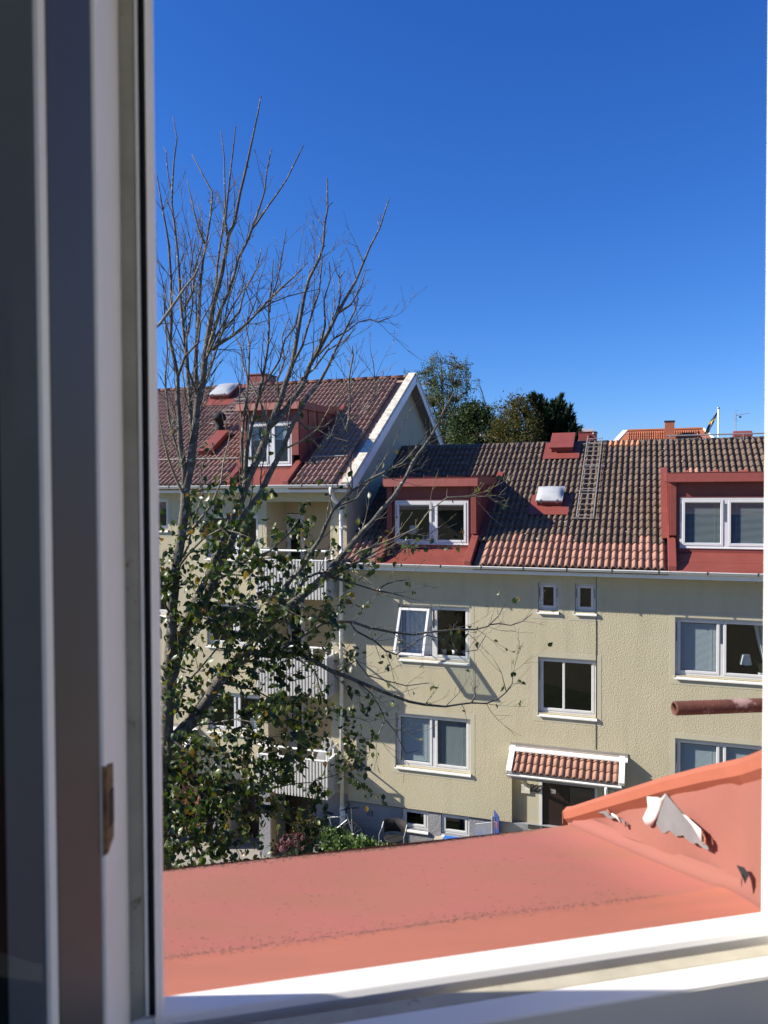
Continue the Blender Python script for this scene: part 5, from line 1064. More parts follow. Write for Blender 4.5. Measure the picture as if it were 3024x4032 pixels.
('b','s',[(-6.19,9.24,-0.74,0.023),(-6.21,9.24,-0.72,0.023),(-6.08,9.41,-0.48,0.019),(-5.91,9.62,-0.16,0.015),(-5.84,9.78,0.17,0.012),(-5.86,9.88,0.46,0.01),(-5.84,10.03,0.84,0.008)]),
('b','d',[(-5.99,9.6,-1.28,0.024),(-5.79,9.89,-1.16,0.019),(-5.62,10.18,-0.96,0.016),(-5.42,10.45,-0.86,0.013),(-5.26,10.72,-0.64,0.01),(-5.16,10.96,-0.38,0.009)]),
('b','d',[(-5.94,9.82,-2.73,0.02),(-5.72,10.02,-2.82,0.016),(-5.53,10.21,-2.92,0.013),(-5.33,10.4,-3.11,0.011),(-5.13,10.59,-3.3,0.008),(-5.0,10.76,-3.56,0.006)]),
('b','d',[(-6.48,9.31,-3.36,0.024),(-6.44,9.3,-3.42,0.022),(-6.12,9.29,-3.61,0.018),(-5.76,9.31,-3.65,0.015),(-5.42,9.33,-3.55,0.012),(-5.11,9.35,-3.41,0.009),(-4.8,9.36,-3.28,0.008)]),
('b','d',[(-6.52,9.32,-3.8,0.022),(-6.5,9.34,-3.81,0.021),(-6.22,9.57,-4.07,0.017),(-5.91,9.81,-4.23,0.015),(-5.52,10.1,-4.46,0.012),(-5.26,10.31,-4.37,0.01),(-5.01,10.49,-4.35,0.008),(-4.84,10.61,-4.36,0.007),(-4.67,10.74,-4.32,0.006),(-4.52,10.85,-4.29,0.005),(-4.42,10.93,-4.24,0.005),(-4.34,11.02,-4.09,0.004)]),
('b','d',[(-6.52,9.32,-3.8,0.024),(-6.52,9.33,-3.88,0.023),(-6.1,9.51,-4.11,0.018),(-5.71,9.69,-4.24,0.015),(-5.41,9.82,-4.43,0.013),(-5.11,9.95,-4.64,0.01),(-4.85,10.07,-4.81,0.009),(-4.72,10.13,-4.95,0.008)]),
('b','d',[(-6.54,9.33,-4.04,0.02),(-6.54,9.31,-4.09,0.018),(-6.29,9.29,-4.35,0.014),(-5.92,9.29,-4.55,0.01),(-5.64,9.29,-4.72,0.007),(-5.37,9.29,-4.83,0.006)]),
('b','d',[(-5.78,9.29,-4.64,0.035),(-5.66,9.2,-4.46,0.032),(-5.73,8.92,-4.51,0.028),(-5.79,8.65,-4.56,0.026)]),
('b','d',[(-6.6,9.36,-4.74,0.018),(-6.57,9.36,-4.74,0.017),(-6.24,9.34,-4.83,0.013),(-5.89,9.3,-4.98,0.01),(-5.56,9.28,-5.03,0.007),(-5.31,9.26,-5.05,0.006)]),
('b','d',[(-6.56,9.34,-4.27,0.018),(-6.52,9.31,-4.35,0.016),(-6.04,9.29,-4.38,0.012),(-5.66,9.26,-4.4,0.009),(-5.37,9.24,-4.25,0.007),(-5.11,9.21,-4.03,0.006)]),
('b','d',[(-5.72,9.77,-2.54,0.018),(-5.74,9.77,-2.54,0.018),(-5.48,9.97,-2.42,0.013),(-5.22,10.18,-2.59,0.01),(-4.98,10.36,-2.76,0.008),(-4.76,10.52,-2.71,0.006)]),
('b','d',[(-6.27,9.5,-3.32,0.018),(-5.85,9.46,-3.23,0.013),(-5.41,9.4,-3.11,0.01),(-5.02,9.34,-3.12,0.007),(-4.73,9.3,-3.05,0.006)]),
('b','d',[(-6.46,9.3,-3.14,0.024),(-6.36,9.41,-3.09,0.021),(-6.37,9.57,-2.76,0.017),(-6.23,9.75,-2.57,0.015),(-6.07,9.97,-2.3,0.012),(-6.03,10.12,-2.03,0.009),(-5.89,10.27,-1.89,0.008)]),
('b','d',[(-6.34,9.25,-1.75,0.02),(-6.27,9.24,-1.78,0.018),(-6.32,9.08,-1.52,0.014),(-6.3,8.94,-1.22,0.01),(-6.21,8.79,-0.86,0.007)]),
('b','s',[(-6.09,9.23,-0.07,0.023),(-6.07,9.22,-0.05,0.022),(-6.12,9.06,0.23,0.017),(-6.14,8.92,0.5,0.014),(-6.12,8.77,0.83,0.01),(-6.08,8.62,1.15,0.007)]),
('b','s',[(-4.79,9.63,0.6,0.015),(-4.51,9.61,0.71,0.012),(-4.23,9.57,0.87,0.01),(-4.01,9.5,1.16,0.008),(-3.89,9.46,1.28,0.007),(-3.62,9.42,1.46,0.005)]),
('b','n',[(-4.59,9.64,1.03,0.013),(-4.47,9.75,0.89,0.011),(-4.27,9.91,0.93,0.01),(-4.1,10.07,1.15,0.008),(-3.86,10.33,1.52,0.006)]),
('b','s',[(-5.26,10.05,0.85,0.012),(-5.19,10.0,0.89,0.011),(-5.01,9.9,0.81,0.009),(-4.83,9.79,0.9,0.008),(-4.5,9.58,1.05,0.006)]),
('b','n',[(-4.81,12.12,1.04,0.026),(-4.8,12.2,1.47,0.02),(-4.84,12.26,1.91,0.016),(-4.79,12.35,2.35,0.013),(-4.82,12.37,2.52,0.012)]),
('b','n',[(-4.37,9.59,0.79,0.015),(-4.37,9.95,0.65,0.014),(-4.35,10.29,0.82,0.014),(-4.28,10.7,0.95,0.013),(-4.33,10.99,1.17,0.013)]),
('b','n',[(-3.86,10.33,1.52,0.01),(-3.7,10.41,1.38,0.008),(-3.72,10.43,1.64,0.007),(-3.75,10.46,1.86,0.006),(-3.79,10.47,2.01,0.006)]),
('b','n',[(-4.32,10.92,1.12,0.015),(-4.28,10.99,1.09,0.014),(-4.19,11.22,1.27,0.012),(-4.09,11.52,1.53,0.011),(-4.08,11.87,1.96,0.009)]),
('b','n',[(-5.99,9.29,0.86,0.019),(-6.0,9.28,0.86,0.019),(-5.81,9.22,1.34,0.016),(-5.58,9.17,1.8,0.013),(-5.38,9.11,2.22,0.011),(-5.27,9.05,2.56,0.01),(-5.09,9.01,2.93,0.008),(-4.98,8.95,3.23,0.007)]),
('b','n',[(-6.05,9.22,0.14,0.019),(-6.07,9.23,0.16,0.019),(-6.23,9.29,0.59,0.016),(-6.42,9.36,1.06,0.014),(-6.55,9.47,1.62,0.012),(-6.58,9.58,2.07,0.011),(-6.69,9.68,2.61,0.009),(-6.74,9.8,3.16,0.008)]),
('b','n',[(-5.85,9.21,1.34,0.019),(-5.91,9.06,1.7,0.016),(-5.85,8.95,2.08,0.013),(-5.69,8.86,2.49,0.011),(-5.65,8.74,2.85,0.009),(-5.5,8.64,3.26,0.007)]),
('b','n',[(-5.58,9.19,1.96,0.019),(-5.53,9.36,2.24,0.016),(-5.4,9.56,2.52,0.013),(-5.4,9.73,2.87,0.011),(-5.31,9.92,3.2,0.009),(-5.31,10.06,3.53,0.008)]),
('b','n',[(-5.74,9.21,1.79,0.019),(-5.5,9.1,2.09,0.014),(-5.22,8.99,2.38,0.011),(-4.99,8.9,2.6,0.009),(-4.88,8.8,2.82,0.007)]),
('b','n',[(-6.23,9.43,2.54,0.02),(-6.24,9.44,2.56,0.019),(-6.18,9.63,2.88,0.016),(-6.25,9.81,3.3,0.013),(-6.25,10.02,3.73,0.01),(-6.35,10.16,4.12,0.008)]),
('b','n',[(-5.25,9.79,1.3,0.02),(-5.06,9.7,1.57,0.016),(-4.82,9.63,1.83,0.013),(-4.69,9.53,2.08,0.011),(-4.49,9.47,2.26,0.009),(-4.39,9.37,2.5,0.007)]),
('b','n',[(-5.08,10.16,1.33,0.02),(-5.2,10.31,1.66,0.016),(-5.18,10.51,1.99,0.013),(-5.3,10.67,2.37,0.011),(-5.27,10.87,2.71,0.009)]),
('b','n',[(-4.67,10.64,2.15,0.021),(-4.51,10.5,2.47,0.016),(-4.45,10.32,2.79,0.012),(-4.3,10.2,3.03,0.009),(-4.26,10.07,3.24,0.008)]),
('b','n',[(-5.23,10.08,0.97,0.02),(-5.39,10.18,1.28,0.017),(-5.56,10.27,1.56,0.014),(-5.78,10.36,1.89,0.012),(-5.89,10.48,2.22,0.01),(-6.07,10.57,2.52,0.009)]),
('b','n',[(-4.83,10.45,1.66,0.021),(-4.86,10.4,1.68,0.019),(-4.6,10.32,1.82,0.015),(-4.35,10.21,2.04,0.012),(-4.05,10.13,2.15,0.009),(-3.86,10.05,2.29,0.008)]),
('b','n',[(-4.47,10.87,2.71,0.021),(-4.36,11.13,2.89,0.016),(-4.3,11.43,3.23,0.012),(-4.31,11.69,3.58,0.009)]),
('b','n',[(-6.03,9.01,1.59,0.019),(-5.85,8.92,1.84,0.015),(-5.62,8.87,1.99,0.013),(-5.51,8.76,2.22,0.01),(-5.31,8.69,2.42,0.008),(-5.18,8.59,2.64,0.007)]),
('b','n',[(-6.26,9.24,-1.05,0.019),(-6.17,9.43,-0.73,0.016),(-6.18,9.58,-0.38,0.014),(-6.13,9.76,-0.01,0.011),(-6.24,9.88,0.36,0.01),(-6.17,10.05,0.7,0.008)]),
]
# ------------------------------------------------------------------ the bare tree in front
TREE = thing('tree', 'half bare tree with grey lichened limbs and a few dark green leaves at the left', 'tree', (-6.65, 9.41, -9.6))
rt = random.Random(4); LEAVES = []; TW = {}
def rv(r): return Vector((r.gauss(0, 1), r.gauss(0, 1), r.gauss(0, 1))).normalized()
def twig(mb, p, d, ln, r0, r, depth, dens, up=.12):
    n = max(3, int(ln / .11)); pts = [p.copy()]; rads = [r0]; q = p.copy()
    for k in range(n):
        d = (d + rv(r) * .17 + Vector((0, 0, up * (.5 + .5 * k / n)))).normalized(); q = q + d * (ln / n)
        if q.z > 4.35: n = k; break
        pts.append(q.copy()); rads.append(r0 + (.0024 - r0) * ((k + 1) / n) ** .8)
    if len(pts) < 2: return
    mb.tube(pts, rads, 4 if r0 < .012 else 5, False)
    for k in range(1, n + 1):
        if depth > 0 and r.random() < .52 and k < n:
            s_ = (d + rv(r) * .75).normalized(); twig(mb, pts[k], s_, ln * r.uniform(.22, .5), max(.0028, rads[k] * .75), r, depth - 1, dens, up)
        h = pts[k].z; pr = dens * max(0, min(1.35, (1.3 - h) / 1.5 + .05)) if h > -3.4 else dens * 1.3
        if p.x > -4.6: pr *= max(.10, 1 - (p.x + 4.6) * 1.3)
        if r.random() < pr: LEAVES.append((pts[k] + rv(r) * .02, (d * .4 + rv(r) + Vector((0, 0, -.9))).normalized()))
        if h < .2 and r.random() < pr * .75: LEAVES.append((pts[k] + rv(r) * .05, (rv(r) + Vector((0, 0, -.9))).normalized()))
nb = 0
for (tg, lf, pts) in LIMBS:
    mb = MB(); P3 = [Vector(p[:3]) for p in pts]; rad = [p[3] for p in pts]
    if tg == 't': P3.insert(0, Vector((-6.7, 9.45, -9.75))); rad.insert(0, .19)
    # refine and roughen the limb
    Q = []; RR = []
    for a, b, ra, rb in zip(P3, P3[1:], rad, rad[1:]):
        m_ = max(1, int((b - a).length / .22))
        for k in range(m_):
            t = k / m_; Q.append(a.lerp(b, t) + (rv(rt) * min(.012, ra * .35) if k else Vector())); RR.append((ra + (rb - ra) * t) * rt.uniform(.93, 1.10))
    Q.append(P3[-1]); RR.append(rad[-1] * .8)
    mb.tube(Q, RR, 8 if max(rad) > .03 else 6, True)
    # knots and spurs
    for k in range(2, len(Q) - 1):
        if rt.random() < .3:
            d = (rv(rt) + Vector((0, 0, .5))).normalized(); mb.tube([Q[k], Q[k] + d * (RR[k] * 1.5 + .02)], [RR[k] * .45, RR[k] * .25], 4)
    if lf in 'mn':                       # upright shoots that fill the crown
        for k in range(2, int(len(Q) * .62)):
            if -.6 < Q[k].z < 2.9 and RR[k] > .011 and rt.random() < .46:
                d = (Vector((rt.gauss(0, .34), rt.gauss(0, .34), 1)) + (Q[k] - Q[k - 1]).normalized() * .4).normalized(); twig(mb, Q[k], d, rt.uniform(.6, 1.5), min(.012, RR[k] * .6), rt, 2, .04, .16)
    dens = {'m': .25, 'n': .05, 's': .42, 'd': .66, 'b': .3}[lf]
    for k in range(1, len(Q)):
        if tg == 't' and Q[k].z < -4.5: continue
        d0 = (Q[k] - Q[k - 1]).normalized(); big = RR[k]
        if lf == 'n' and k > len(Q) * .72 and rt.random() < .85: continue
        cnt = 1 if big > .05 else 2 if big > .022 else 3
        if lf == 'd': cnt += 1
        for c in range(cnt):
            if rt.random() < (.30 if big > .05 else .54 if lf != 'd' else .66):
                side = rv(rt); side = (side - d0 * side.dot(d0)).normalized()
                d = (d0 * rt.uniform(.5, 1.0) + side * rt.uniform(.6, 1.0)).normalized()
                if lf in 'nm' and Q[k].z > 1.0: d = (d + Vector((0, 0, .35))).normalized()
                twig(mb, Q[k], d, rt.uniform(.22, .72) * (1.15 if lf in 'sd' else 1.0), max(.0036, min(.008, big * .45)), rt, 2 if rt.random() < .55 else 1, dens, .10 if lf != 'd' else .02)
    yel = 'bark_yellow' if lf == 's' and rt.random() < .6 else 'bark'
    ob('trunk' if tg == 't' else 'branch', mb, yel, TREE, True); nb += 1
# extra hanging foliage low on the left where the tree is dense
FOC = [((-6.2, 9.3, -1.5), (.6, .9, .9), 250), ((-6.1, 9.0, -2.9), (.8, 1.0, 1.0), 480), ((-6.0, 9.1, -4.2), (.9, 1.0, .8), 470), ((-5.3, 9.4, -2.5), (.8, .9, .7), 70), ((-6.3, 9.2, -5.4), (.8, .9, .7), 420), ((-4.8, 9.6, -1.7), (.7, .8, .5), 40), ((-5.3, 9.2, -4.5), (.6, .8, .5), 60), ((-5.7, 9.1, -.6), (.8, .8, .6), 240), ((-6.2, 9.2, -6.4), (.9, .9, .5), 300)]
for c, s_, n in FOC:
    k = 0
    while k < n:
        cc = Vector((rt.gauss(c[0], s_[0] * .62), rt.gauss(c[1], s_[1] * .6), rt.gauss(c[2], s_[2] * .62))); q = rt.randint(3, 8)   # sprays of leaves
        for z in range(q): LEAVES.append((cc + Vector((rt.gauss(0, .10), rt.gauss(0, .10), rt.gauss(0, .09))), (rv(rt) + Vector((0, 0, -.8))).normalized()))
        k += q
def leaf_geo(p, d, s_, r, v, f):
    u = d; w_ = u.orthogonal().normalized(); w_ = (w_ * math.cos(a := r.uniform(0, 6.28)) + u.cross(w_) * math.sin(a)).normalized(); nrm = u.cross(w_)
    o = len(v); dr = r.uniform(-.12, .25)
    for (x, y, h) in ((0, 0, 0), (.30, .27, .07), (.62, .25, .04), (1, 0, -.16 - dr), (.62, -.25, .04), (.30, -.27, .07), (.34, 0, -.01), (.66, 0, -.05)):
        v.append(tuple(p + u * (x * s_) + w_ * (y * s_ * 1.12) + nrm * (h * s_)))
    f += [(o, o + 1, o + 6), (o + 1, o + 2, o + 7, o + 6), (o + 2, o + 3, o + 7), (o, o + 6, o + 5), (o + 6, o + 7, o + 4, o + 5), (o + 7, o + 3, o + 4)]
LEAVES.sort(key=lambda l: l[0].length)
lv, lf_ = [], []; leaf_geo(Vector((0, 0, 0)), Vector((1, 0, 0)), 1.0, random.Random(1), lv, lf_)
LM = raw_mesh('leaf', lv, lf_, 'leaf', True)
cand = [l for l in LEAVES if l[0].z > -6]
for (p, d) in cand[:300]:
    m = d.to_track_quat('X', 'Z').to_matrix().to_4x4() @ Matrix.Rotation(rt.uniform(0, 6.28), 4, 'X'); s_ = rt.uniform(.09, .135)
    put('leaf', LM, TREE, Matrix.Translation(p) @ m @ Matrix.Scale(s_, 4))
v, f = [], []
first = set(id(l) for l in cand[:300])
for l in LEAVES:
    if id(l) in first: continue
    leaf_geo(l[0], l[1], rt.uniform(.075, .13), rt, v, f)
put('foliage', raw_mesh('foliage', v, f, 'leaf', True), TREE, None, 'stuff')
print('leaves', len(LEAVES))

# ------------------------------------------------------------------ trees beyond the roofs
def far_tree(name, label, cat, base, trunk_pts, clumps, mt, size, bark, seed, droop=0.0, group=None, needle=False):
    r = random.Random(seed); t = thing(name, label, cat, base, group)
    mb = MB()
    for pts, ra, rb in trunk_pts:
        pts = [Vector(p) for p in pts]; n = len(pts); mb.tube(pts, [ra + (rb - ra) * k / (n - 1) for k in range(n)], 6)
    v, f = [], []
    for (c, rad, n) in clumps:
        c = Vector(c)
        if trunk_pts:
            mid = min((Vector(p) for pts, _, _ in trunk_pts for p in pts), key=lambda p: (p - c).length + max(0, p.z - c.z) * 2)
            mb.tube([mid, mid.lerp(c, .5) + Vector((0, 0, .1)), c], [.022, .014, .006], 4)
        for k in range(n):
            q = c + Vector((r.gauss(0, rad[0] * .5), r.gauss(0, rad[1] * .5), r.gauss(0, rad[2] * .5)))
            d = (rv(r) + Vector((0, 0, -droop))).normalized(); s_ = size * r.uniform(.6, 1.35); w_ = d.orthogonal().normalized(); w_ = (w_ + rv(r) * .6).normalized(); o = len(v)
            if needle: v += [tuple(q - w_ * s_ * .16), tuple(q + d * s_), tuple(q + w_ * s_ * .16)]; f.append((o, o + 1, o + 2))
            else: v += [tuple(q), tuple(q + d * s_ * .5 + w_ * s_ * .3), tuple(q + d * s_), tuple(q + d * s_ * .5 - w_ * s_ * .3)]; f.append((o, o + 1, o + 2, o + 3))
    ob('trunk', mb, bark, t, True)
    put('crown', raw_mesh('crown', v, f, mt), t, None, 'stuff'); return t
r = random.Random(31)
cl = []
# birch: airy, hanging strands
limbs = [([(-11.6, 45, -9), (-11.6, 45, 0), (-11.7, 45, 4), (-11.8, 45, 6.5), (-11.9, 45, 8.3)], .2, .02), ([(-11.65, 45, 3), (-12.4, 45.2, 5.2), (-13.0, 45.3, 7.2)], .08, .015), ([(-11.7, 45, 3.6), (-10.9, 44.8, 5.4), (-10.6, 44.7, 7.3)], .08, .015), ([(-11.6, 45, 2.4), (-10.6, 44.8, 3.9), (-9.7, 44.7, 4.6), (-9.0, 44.6, 4.9)], .07, .012), ([(-11.7, 45, 2), (-12.8, 45.2, 3.6), (-13.4, 45.3, 5)], .07, .012), ([(-11.75, 45, 4.6), (-12.2, 45, 6.4), (-12.5, 45, 8.0)], .05, .012), ([(-11.7, 45, 4.4), (-11.1, 45, 6.3), (-11.0, 45, 8.0)], .05, .012)]
for pts, ra, rb in limbs:
    pts = [Vector(p) for p in pts]
    for a, b in zip(pts, pts[1:]):
        for k in range(7):
            p = a.lerp(b, r.random())
            if p.z < 2.2: continue
            for q in range(3):
                c = p + Vector((r.gauss(0, .62), r.gauss(0, .5), r.gauss(.05, .35)))
                if c.z > 8.2: c.z = 8.2 - r.random() * .3
                L2 = r.uniform(.3, .9)
                for z in range(4): cl.append((tuple(c + Vector((.03 * z * r.choice((-1, 1)), 0, -L2 * z / 3))), (.16, .16, .26), 9))
for (cx, cz) in ((-14.0, 7.0), (-13.8, 7.5), (-10.2, 6.6), (-10.0, 7.0), (-10.3, 7.6), (-8.9, 4.6), (-9.1, 4.2), (-11.2, 8.3), (-12.2, 8.4)):
    for k in range(6): cl.append(((cx + r.gauss(0, .16), 45, cz - .18 * k), (.14, .2, .2), 10))
far_tree('birch_tree', 'tall airy birch with hanging strands behind the white gable edge', 'tree', (-11.6, 45, -9), limbs, cl, 'leaf_birch', .11, 'birch_bark', 1, .9, 'trees beyond the roofs')
def blob(seed, n, cx, cy, z0, z1, wx, wy, rad, dens, shape=lambda t: 1.0):
    r = random.Random(seed); out = []
    for k in range(n):
        t = r.random() ** .8; a = r.uniform(0, 6.283); q = math.sqrt(r.random()) * shape(t)
        out.append(((cx + math.cos(a) * q * wx, cy + math.sin(a) * q * wy, z0 + (z1 - z0) * t), (rad * r.uniform(.7, 1.3),) * 3, dens))
    return out
dome = lambda t: (1 - max(0, (t - .35) / .65) ** 2) ** .5 if t > .35 else .85 + .4 * t
far_tree('leafy_tree', 'dark green leafy tree right of the birch, below the distant brick chimney', 'tree', (-9.4, 42, -9), [([(-9.4, 42, -9), (-9.4, 42, 0), (-9.5, 42, 3.6)], .2, .05)], blob(3, 140, -9.3, 42, 1.4, 4.8, 1.5, 1.2, .42, 60, dome), 'leaf_mid', .15, 'bark', 2, .1, 'trees beyond the roofs')
far_tree('leafy_tree', 'low bushy dark tree squeezed between the birch side and the yellowing tree', 'tree', (-7.9, 43, -9), [([(-7.9, 43, -9), (-7.9, 43, 2.4)], .18, .05)], blob(5, 100, -7.9, 43, 1.0, 3.8, 1.0, 1.0, .4, 44, dome), 'leaf_dark', .15, 'bark', 3, .1, 'trees beyond the roofs')
far_tree('autumn_tree', 'round yellowing olive tree against the sky over the dark ridge', 'tree', (-6.45, 40, -9), [([(-6.45, 40, -9), (-6.4, 40, 1), (-6.4, 40, 3.8)], .2, .05), ([(-6.4, 40, 2), (-7.2, 40, 3.6)], .06, .02), ([(-6.4, 40, 2), (-5.8, 40, 3.9)], .06, .02)], blob(7, 170, -6.45, 40, 1.4, 4.75, 1.45, 1.2, .38, 80, dome), 'leaf_autumn', .11, 'bark', 4, .1, 'trees beyond the roofs')
# dark conifer with upswept spiky sprays
r = random.Random(77); t = thing('conifer_tree', 'nearly black conifer with upswept spiky sprays right of the yellowing tree', 'tree', (-4.9, 41, -9), 'trees beyond the roofs')
mb = MB(); mb.tube([(-4.9, 41, -9), (-5.0, 41, 4)], [.22, .04], 6); ob('trunk', mb, 'bark', t, True)
v, f = [], []
tips = [(-6.0, 5.0), (-5.75, 5.15), (-5.45, 5.0), (-5.2, 4.75), (-4.85, 4.6), (-4.65, 4.85), (-4.35, 5.0), (-4.2, 4.55), (-4.0, 4.2), (-3.85, 4.35), (-3.75, 3.8), (-3.55, 3.5), (-3.6, 3.0), (-3.35, 3.1), (-3.5, 2.6), (-6.2, 4.3), (-5.6, 4.3), (-5.0, 4.1), (-4.5, 3.9), (-5.8, 3.6), (-5.2, 3.4), (-4.7, 3.3), (-4.2, 3.2), (-6.1, 3.0), (-5.5, 2.7), (-4.9, 2.6), (-4.3, 2.5), (-3.9, 2.3), (-6.2, 2.4)]
for (tx, tz) in tips:
    for w_ in range(3):
        tip = Vector((tx + r.gauss(0, .06), 41 + r.gauss(0, .55), tz - abs(r.gauss(0, .10)) * w_)); root = Vector((-5.0 + (tx + 5.0) * .35, 41 + (tip.y - 41) * .3, tz - 1.25))
        ax = (tip - root); L2 = ax.length; ax.normalize()
        for k in range(85):
            s_ = r.random() ** .7; p = root + ax * (L2 * s_); sd = rv(r); sd = (sd - ax * sd.dot(ax)).normalized()
            wdt = .24 * (1 - s_) ** .6 + .035; q = p + sd * wdt * r.random(); d = (ax * 1.0 + sd * .55 + rv(r) * .25).normalized(); s2_ = r.uniform(.16, .34); ww = d.cross(sd).normalized() * s2_ * .22; o = len(v)
            v += [tuple(q - ww), tuple(q + d * s2_), tuple(q + ww), tuple(q - d * s2_ * .3)]; f.append((o, o + 1, o + 2, o + 3))
put('crown', raw_mesh('crown', v, f, 'leaf_dark'), t, None, 'stuff')

# ------------------------------------------------------------------ far house, flag, aerial, chimneys
FH = thing('gabled_house', 'distant white house whose orange tiled roof and brick chimney show over the ridge', 'house', (1, 62, -9))
x0, x1, yr, zr0 = -1.62, 3.48, 60, 4.55
mb = MB(); mb.box(-1.5, 3.4, 56.5, 63.5, -9, 1.9); wl = ob('wall', mb, 'white_paint', FH)
mb = MB()
for x in (-1.5, 3.4): mb.poly([(x, 56.5, 1.9), (x, 63.5, 1.9), (x, 60, 4.3)])
put('gable', raw_mesh('gable', mb.v, mb.f, 'white_paint'), FH)
mb = MB(); mb.hexa([(x0, 55.9, 1.55), (x1, 55.9, 1.55), (x1, 60, zr0 - .1), (x0, 60, zr0 - .1)], [(x0, 55.9, 1.62), (x1, 55.9, 1.62), (x1, 60, zr0 - .03), (x0, 60, zr0 - .03)])
mb.hexa([(x0, 64.1, 1.55), (x1, 64.1, 1.55), (x1, 60, zr0 - .1), (x0, 60, zr0 - .1)], [(x0, 64.1, 1.62), (x1, 64.1, 1.62), (x1, 60, zr0 - .03), (x0, 60, zr0 - .03)]); rf = ob('roof', mb, 'orange_tile', FH)
tpf = (zr0 - 1.62) / 4.1
lay_tiles(rf, 1.60, tpf, x0 + .02, x1 - .02, 5.0, [], lambda j, i, n, r: 'orange_tile', random.Random(8), near=(1, 60), W=.30, P=.34, amp=.06, limit=300, Ye=55.9)
mb = MB()
for xa, sg in ((x0 + .04, -1), (x1 - .04, 1)): mb.poly([(xa, 55.9, 1.66), (xa, 60, zr0 + .0), (xa + sg * 2.2, 55.9, 1.66)])
put('roof_corner', raw_mesh('roof_corner', mb.v, mb.f, 'orange_tile'), rf)
mb = MB(); mb.tube([(x0, 60, zr0), (x1, 60, zr0)], .10, 8); ob('ridge', mb, 'orange_tile', rf)
for x in (x0 - .10, x1 + .03):
    sg = -1 if x < 0 else 1; wd_ = .34 if sg < 0 else .12; q = x + (.10 if sg < 0 else -.03); xe = q + sg * 2.2; a, b = sorted((0, sg * wd_)); mb = MB(); mb.hexa([(xe + a, 55.85, 1.42), (xe + b, 55.85, 1.42), (q + b, 60, zr0 - .2), (q + a, 60, zr0 - .2)], [(xe + a, 55.85, 1.70), (xe + b, 55.85, 1.70), (q + b, 60, zr0 + .06), (q + a, 60, zr0 + .06)]); ob('barge_board', mb, 'white_paint', FH)
bx('chimney', 'brick_red', FH, .93, 1.57, 58.4, 59.0, 2.9, 4.98); bx('chimney_cap', 'rubber', FH, .89, 1.61, 58.36, 59.04, 4.981, 5.06)
bx('chimney_flashing', 'orange_tile', FH, .85, 1.65, 58.2, 59.1, 3.6, 4.12)
FP = thing('flagpole', 'white flagpole with a gold ball on top beyond the ridge', 'flagpole', (3.4, 45, -9))
mb = MB(); mb.tube([(3.4, 45, -9), (3.4, 45, 4.42)], [.07, .045], 8); ob('pole', mb, 'white_paint', FP, True)
mb = MB(); mb.lathe([(.0, 0), (.06, .03), (.075, .08), (.05, .13), (0, .15)], (3.4, 45, 4.40), 10); ob('finial', mb, 'galv', FP, True)
# the flag: hanging, blown to the left, blue with a yellow cross
FL = thing('flag', 'limp blue flag with a yellow cross hanging beside the white pole', 'flag', (3.3, 45, 3.6))
def flag(mt, cells, name):
    v = []; f = []
    def pos(u, w_):                      # u along the fly 0..1, w_ down the hoist 0..1
        x = 3.38 - .40 * u - .36 * w_ * (.55 + .45 * u); z = 4.32 - .22 * w_ - 1.12 * u
        return (x + .03 * math.sin(w_ * 9 + u * 5), 45 + .10 * math.sin(w_ * 7 + u * 6) * (0.3 + u), z)
    n = 20; m_ = 16
    for i in range(n):
        for j in range(m_):
            if cells(i / n, j / m_):
                o = len(v); v += [pos(i / n, j / m_), pos((i + 1) / n, j / m_), pos((i + 1) / n, (j + 1) / m_), pos(i / n, (j + 1) / m_)]; f.append((o, o + 1, o + 2, o + 3))
    return put(name, raw_mesh(name, v, f, mt), FL)
isy = lambda u, w_: .3 <= u < .45 or .36 <= w_ < .62
flag('flag_blue', lambda u, w_: not isy(u, w_), 'blue_field'); flag('flag_yellow', isy, 'yellow_cross')
TA = thing('tv_antenna', 'thin rooftop aerial on a mast beside the red barrel hood', 'antenna', (2.36, 25, 1.5))
mb = MB(); mb.tube([(2.36, 25, 1.45), (2.36, 25, 2.32)], .013, 6); ob('mast', mb, 'ladder_metal', TA)
mb = MB(); mb.tube([(2.32, 25, 2.24), (2.72, 25.02, 2.315)], .008, 5)
for k in range(7): x = 2.40 + k * .05; z = 2.255 + k * .0094; mb.tube([(x, 24.86, z), (x, 25.16, z)], .004, 4)
for a in (-.16, .16): mb.tube([(2.36, 25, 2.25 + a * .1), (2.40, 25, 2.25 + a)], .0035, 4); mb.tube([(2.30, 24.9, 2.25 + a), (2.46, 25.1, 2.25 + a)], .003, 4)
for a in (.05, .1, -.05, -.1): mb.tube([(2.33, 24.85, 2.25 + a), (2.33, 25.15, 2.25 + a)], .003, 4)
ob('boom', mb, 'ladder_metal', TA); bx('amplifier', 'rubber', TA, 2.455, 2.51, 24.97, 25.03, 2.18, 2.23)
BC = thing('distant_house', 'distant house whose brick chimney rises among the trees beside the birch', 'house', (-12, 58, -9))
bx('wall', 'white_paint', BC, -16, -4, 56, 62, -9, 2.6); bx('chimney', 'brick_red', BC, -12.5, -11.76, 54.6, 55.4, 0, 6.35); bx('chimney_cap', 'rubber', BC, -12.55, -11.71, 54.55, 55.45, 6.352, 6.46)
mb = MB(); mb.hexa([(-16, 55.5, 2.4), (-4, 55.5, 2.4), (-4, 59, 4.6), (-16, 59, 4.6)], [(-16, 55.5, 2.5), (-4, 55.5, 2.5), (-4, 59, 4.7), (-16, 59, 4.7)]); ob('roof', mb, 'plinth', BC)

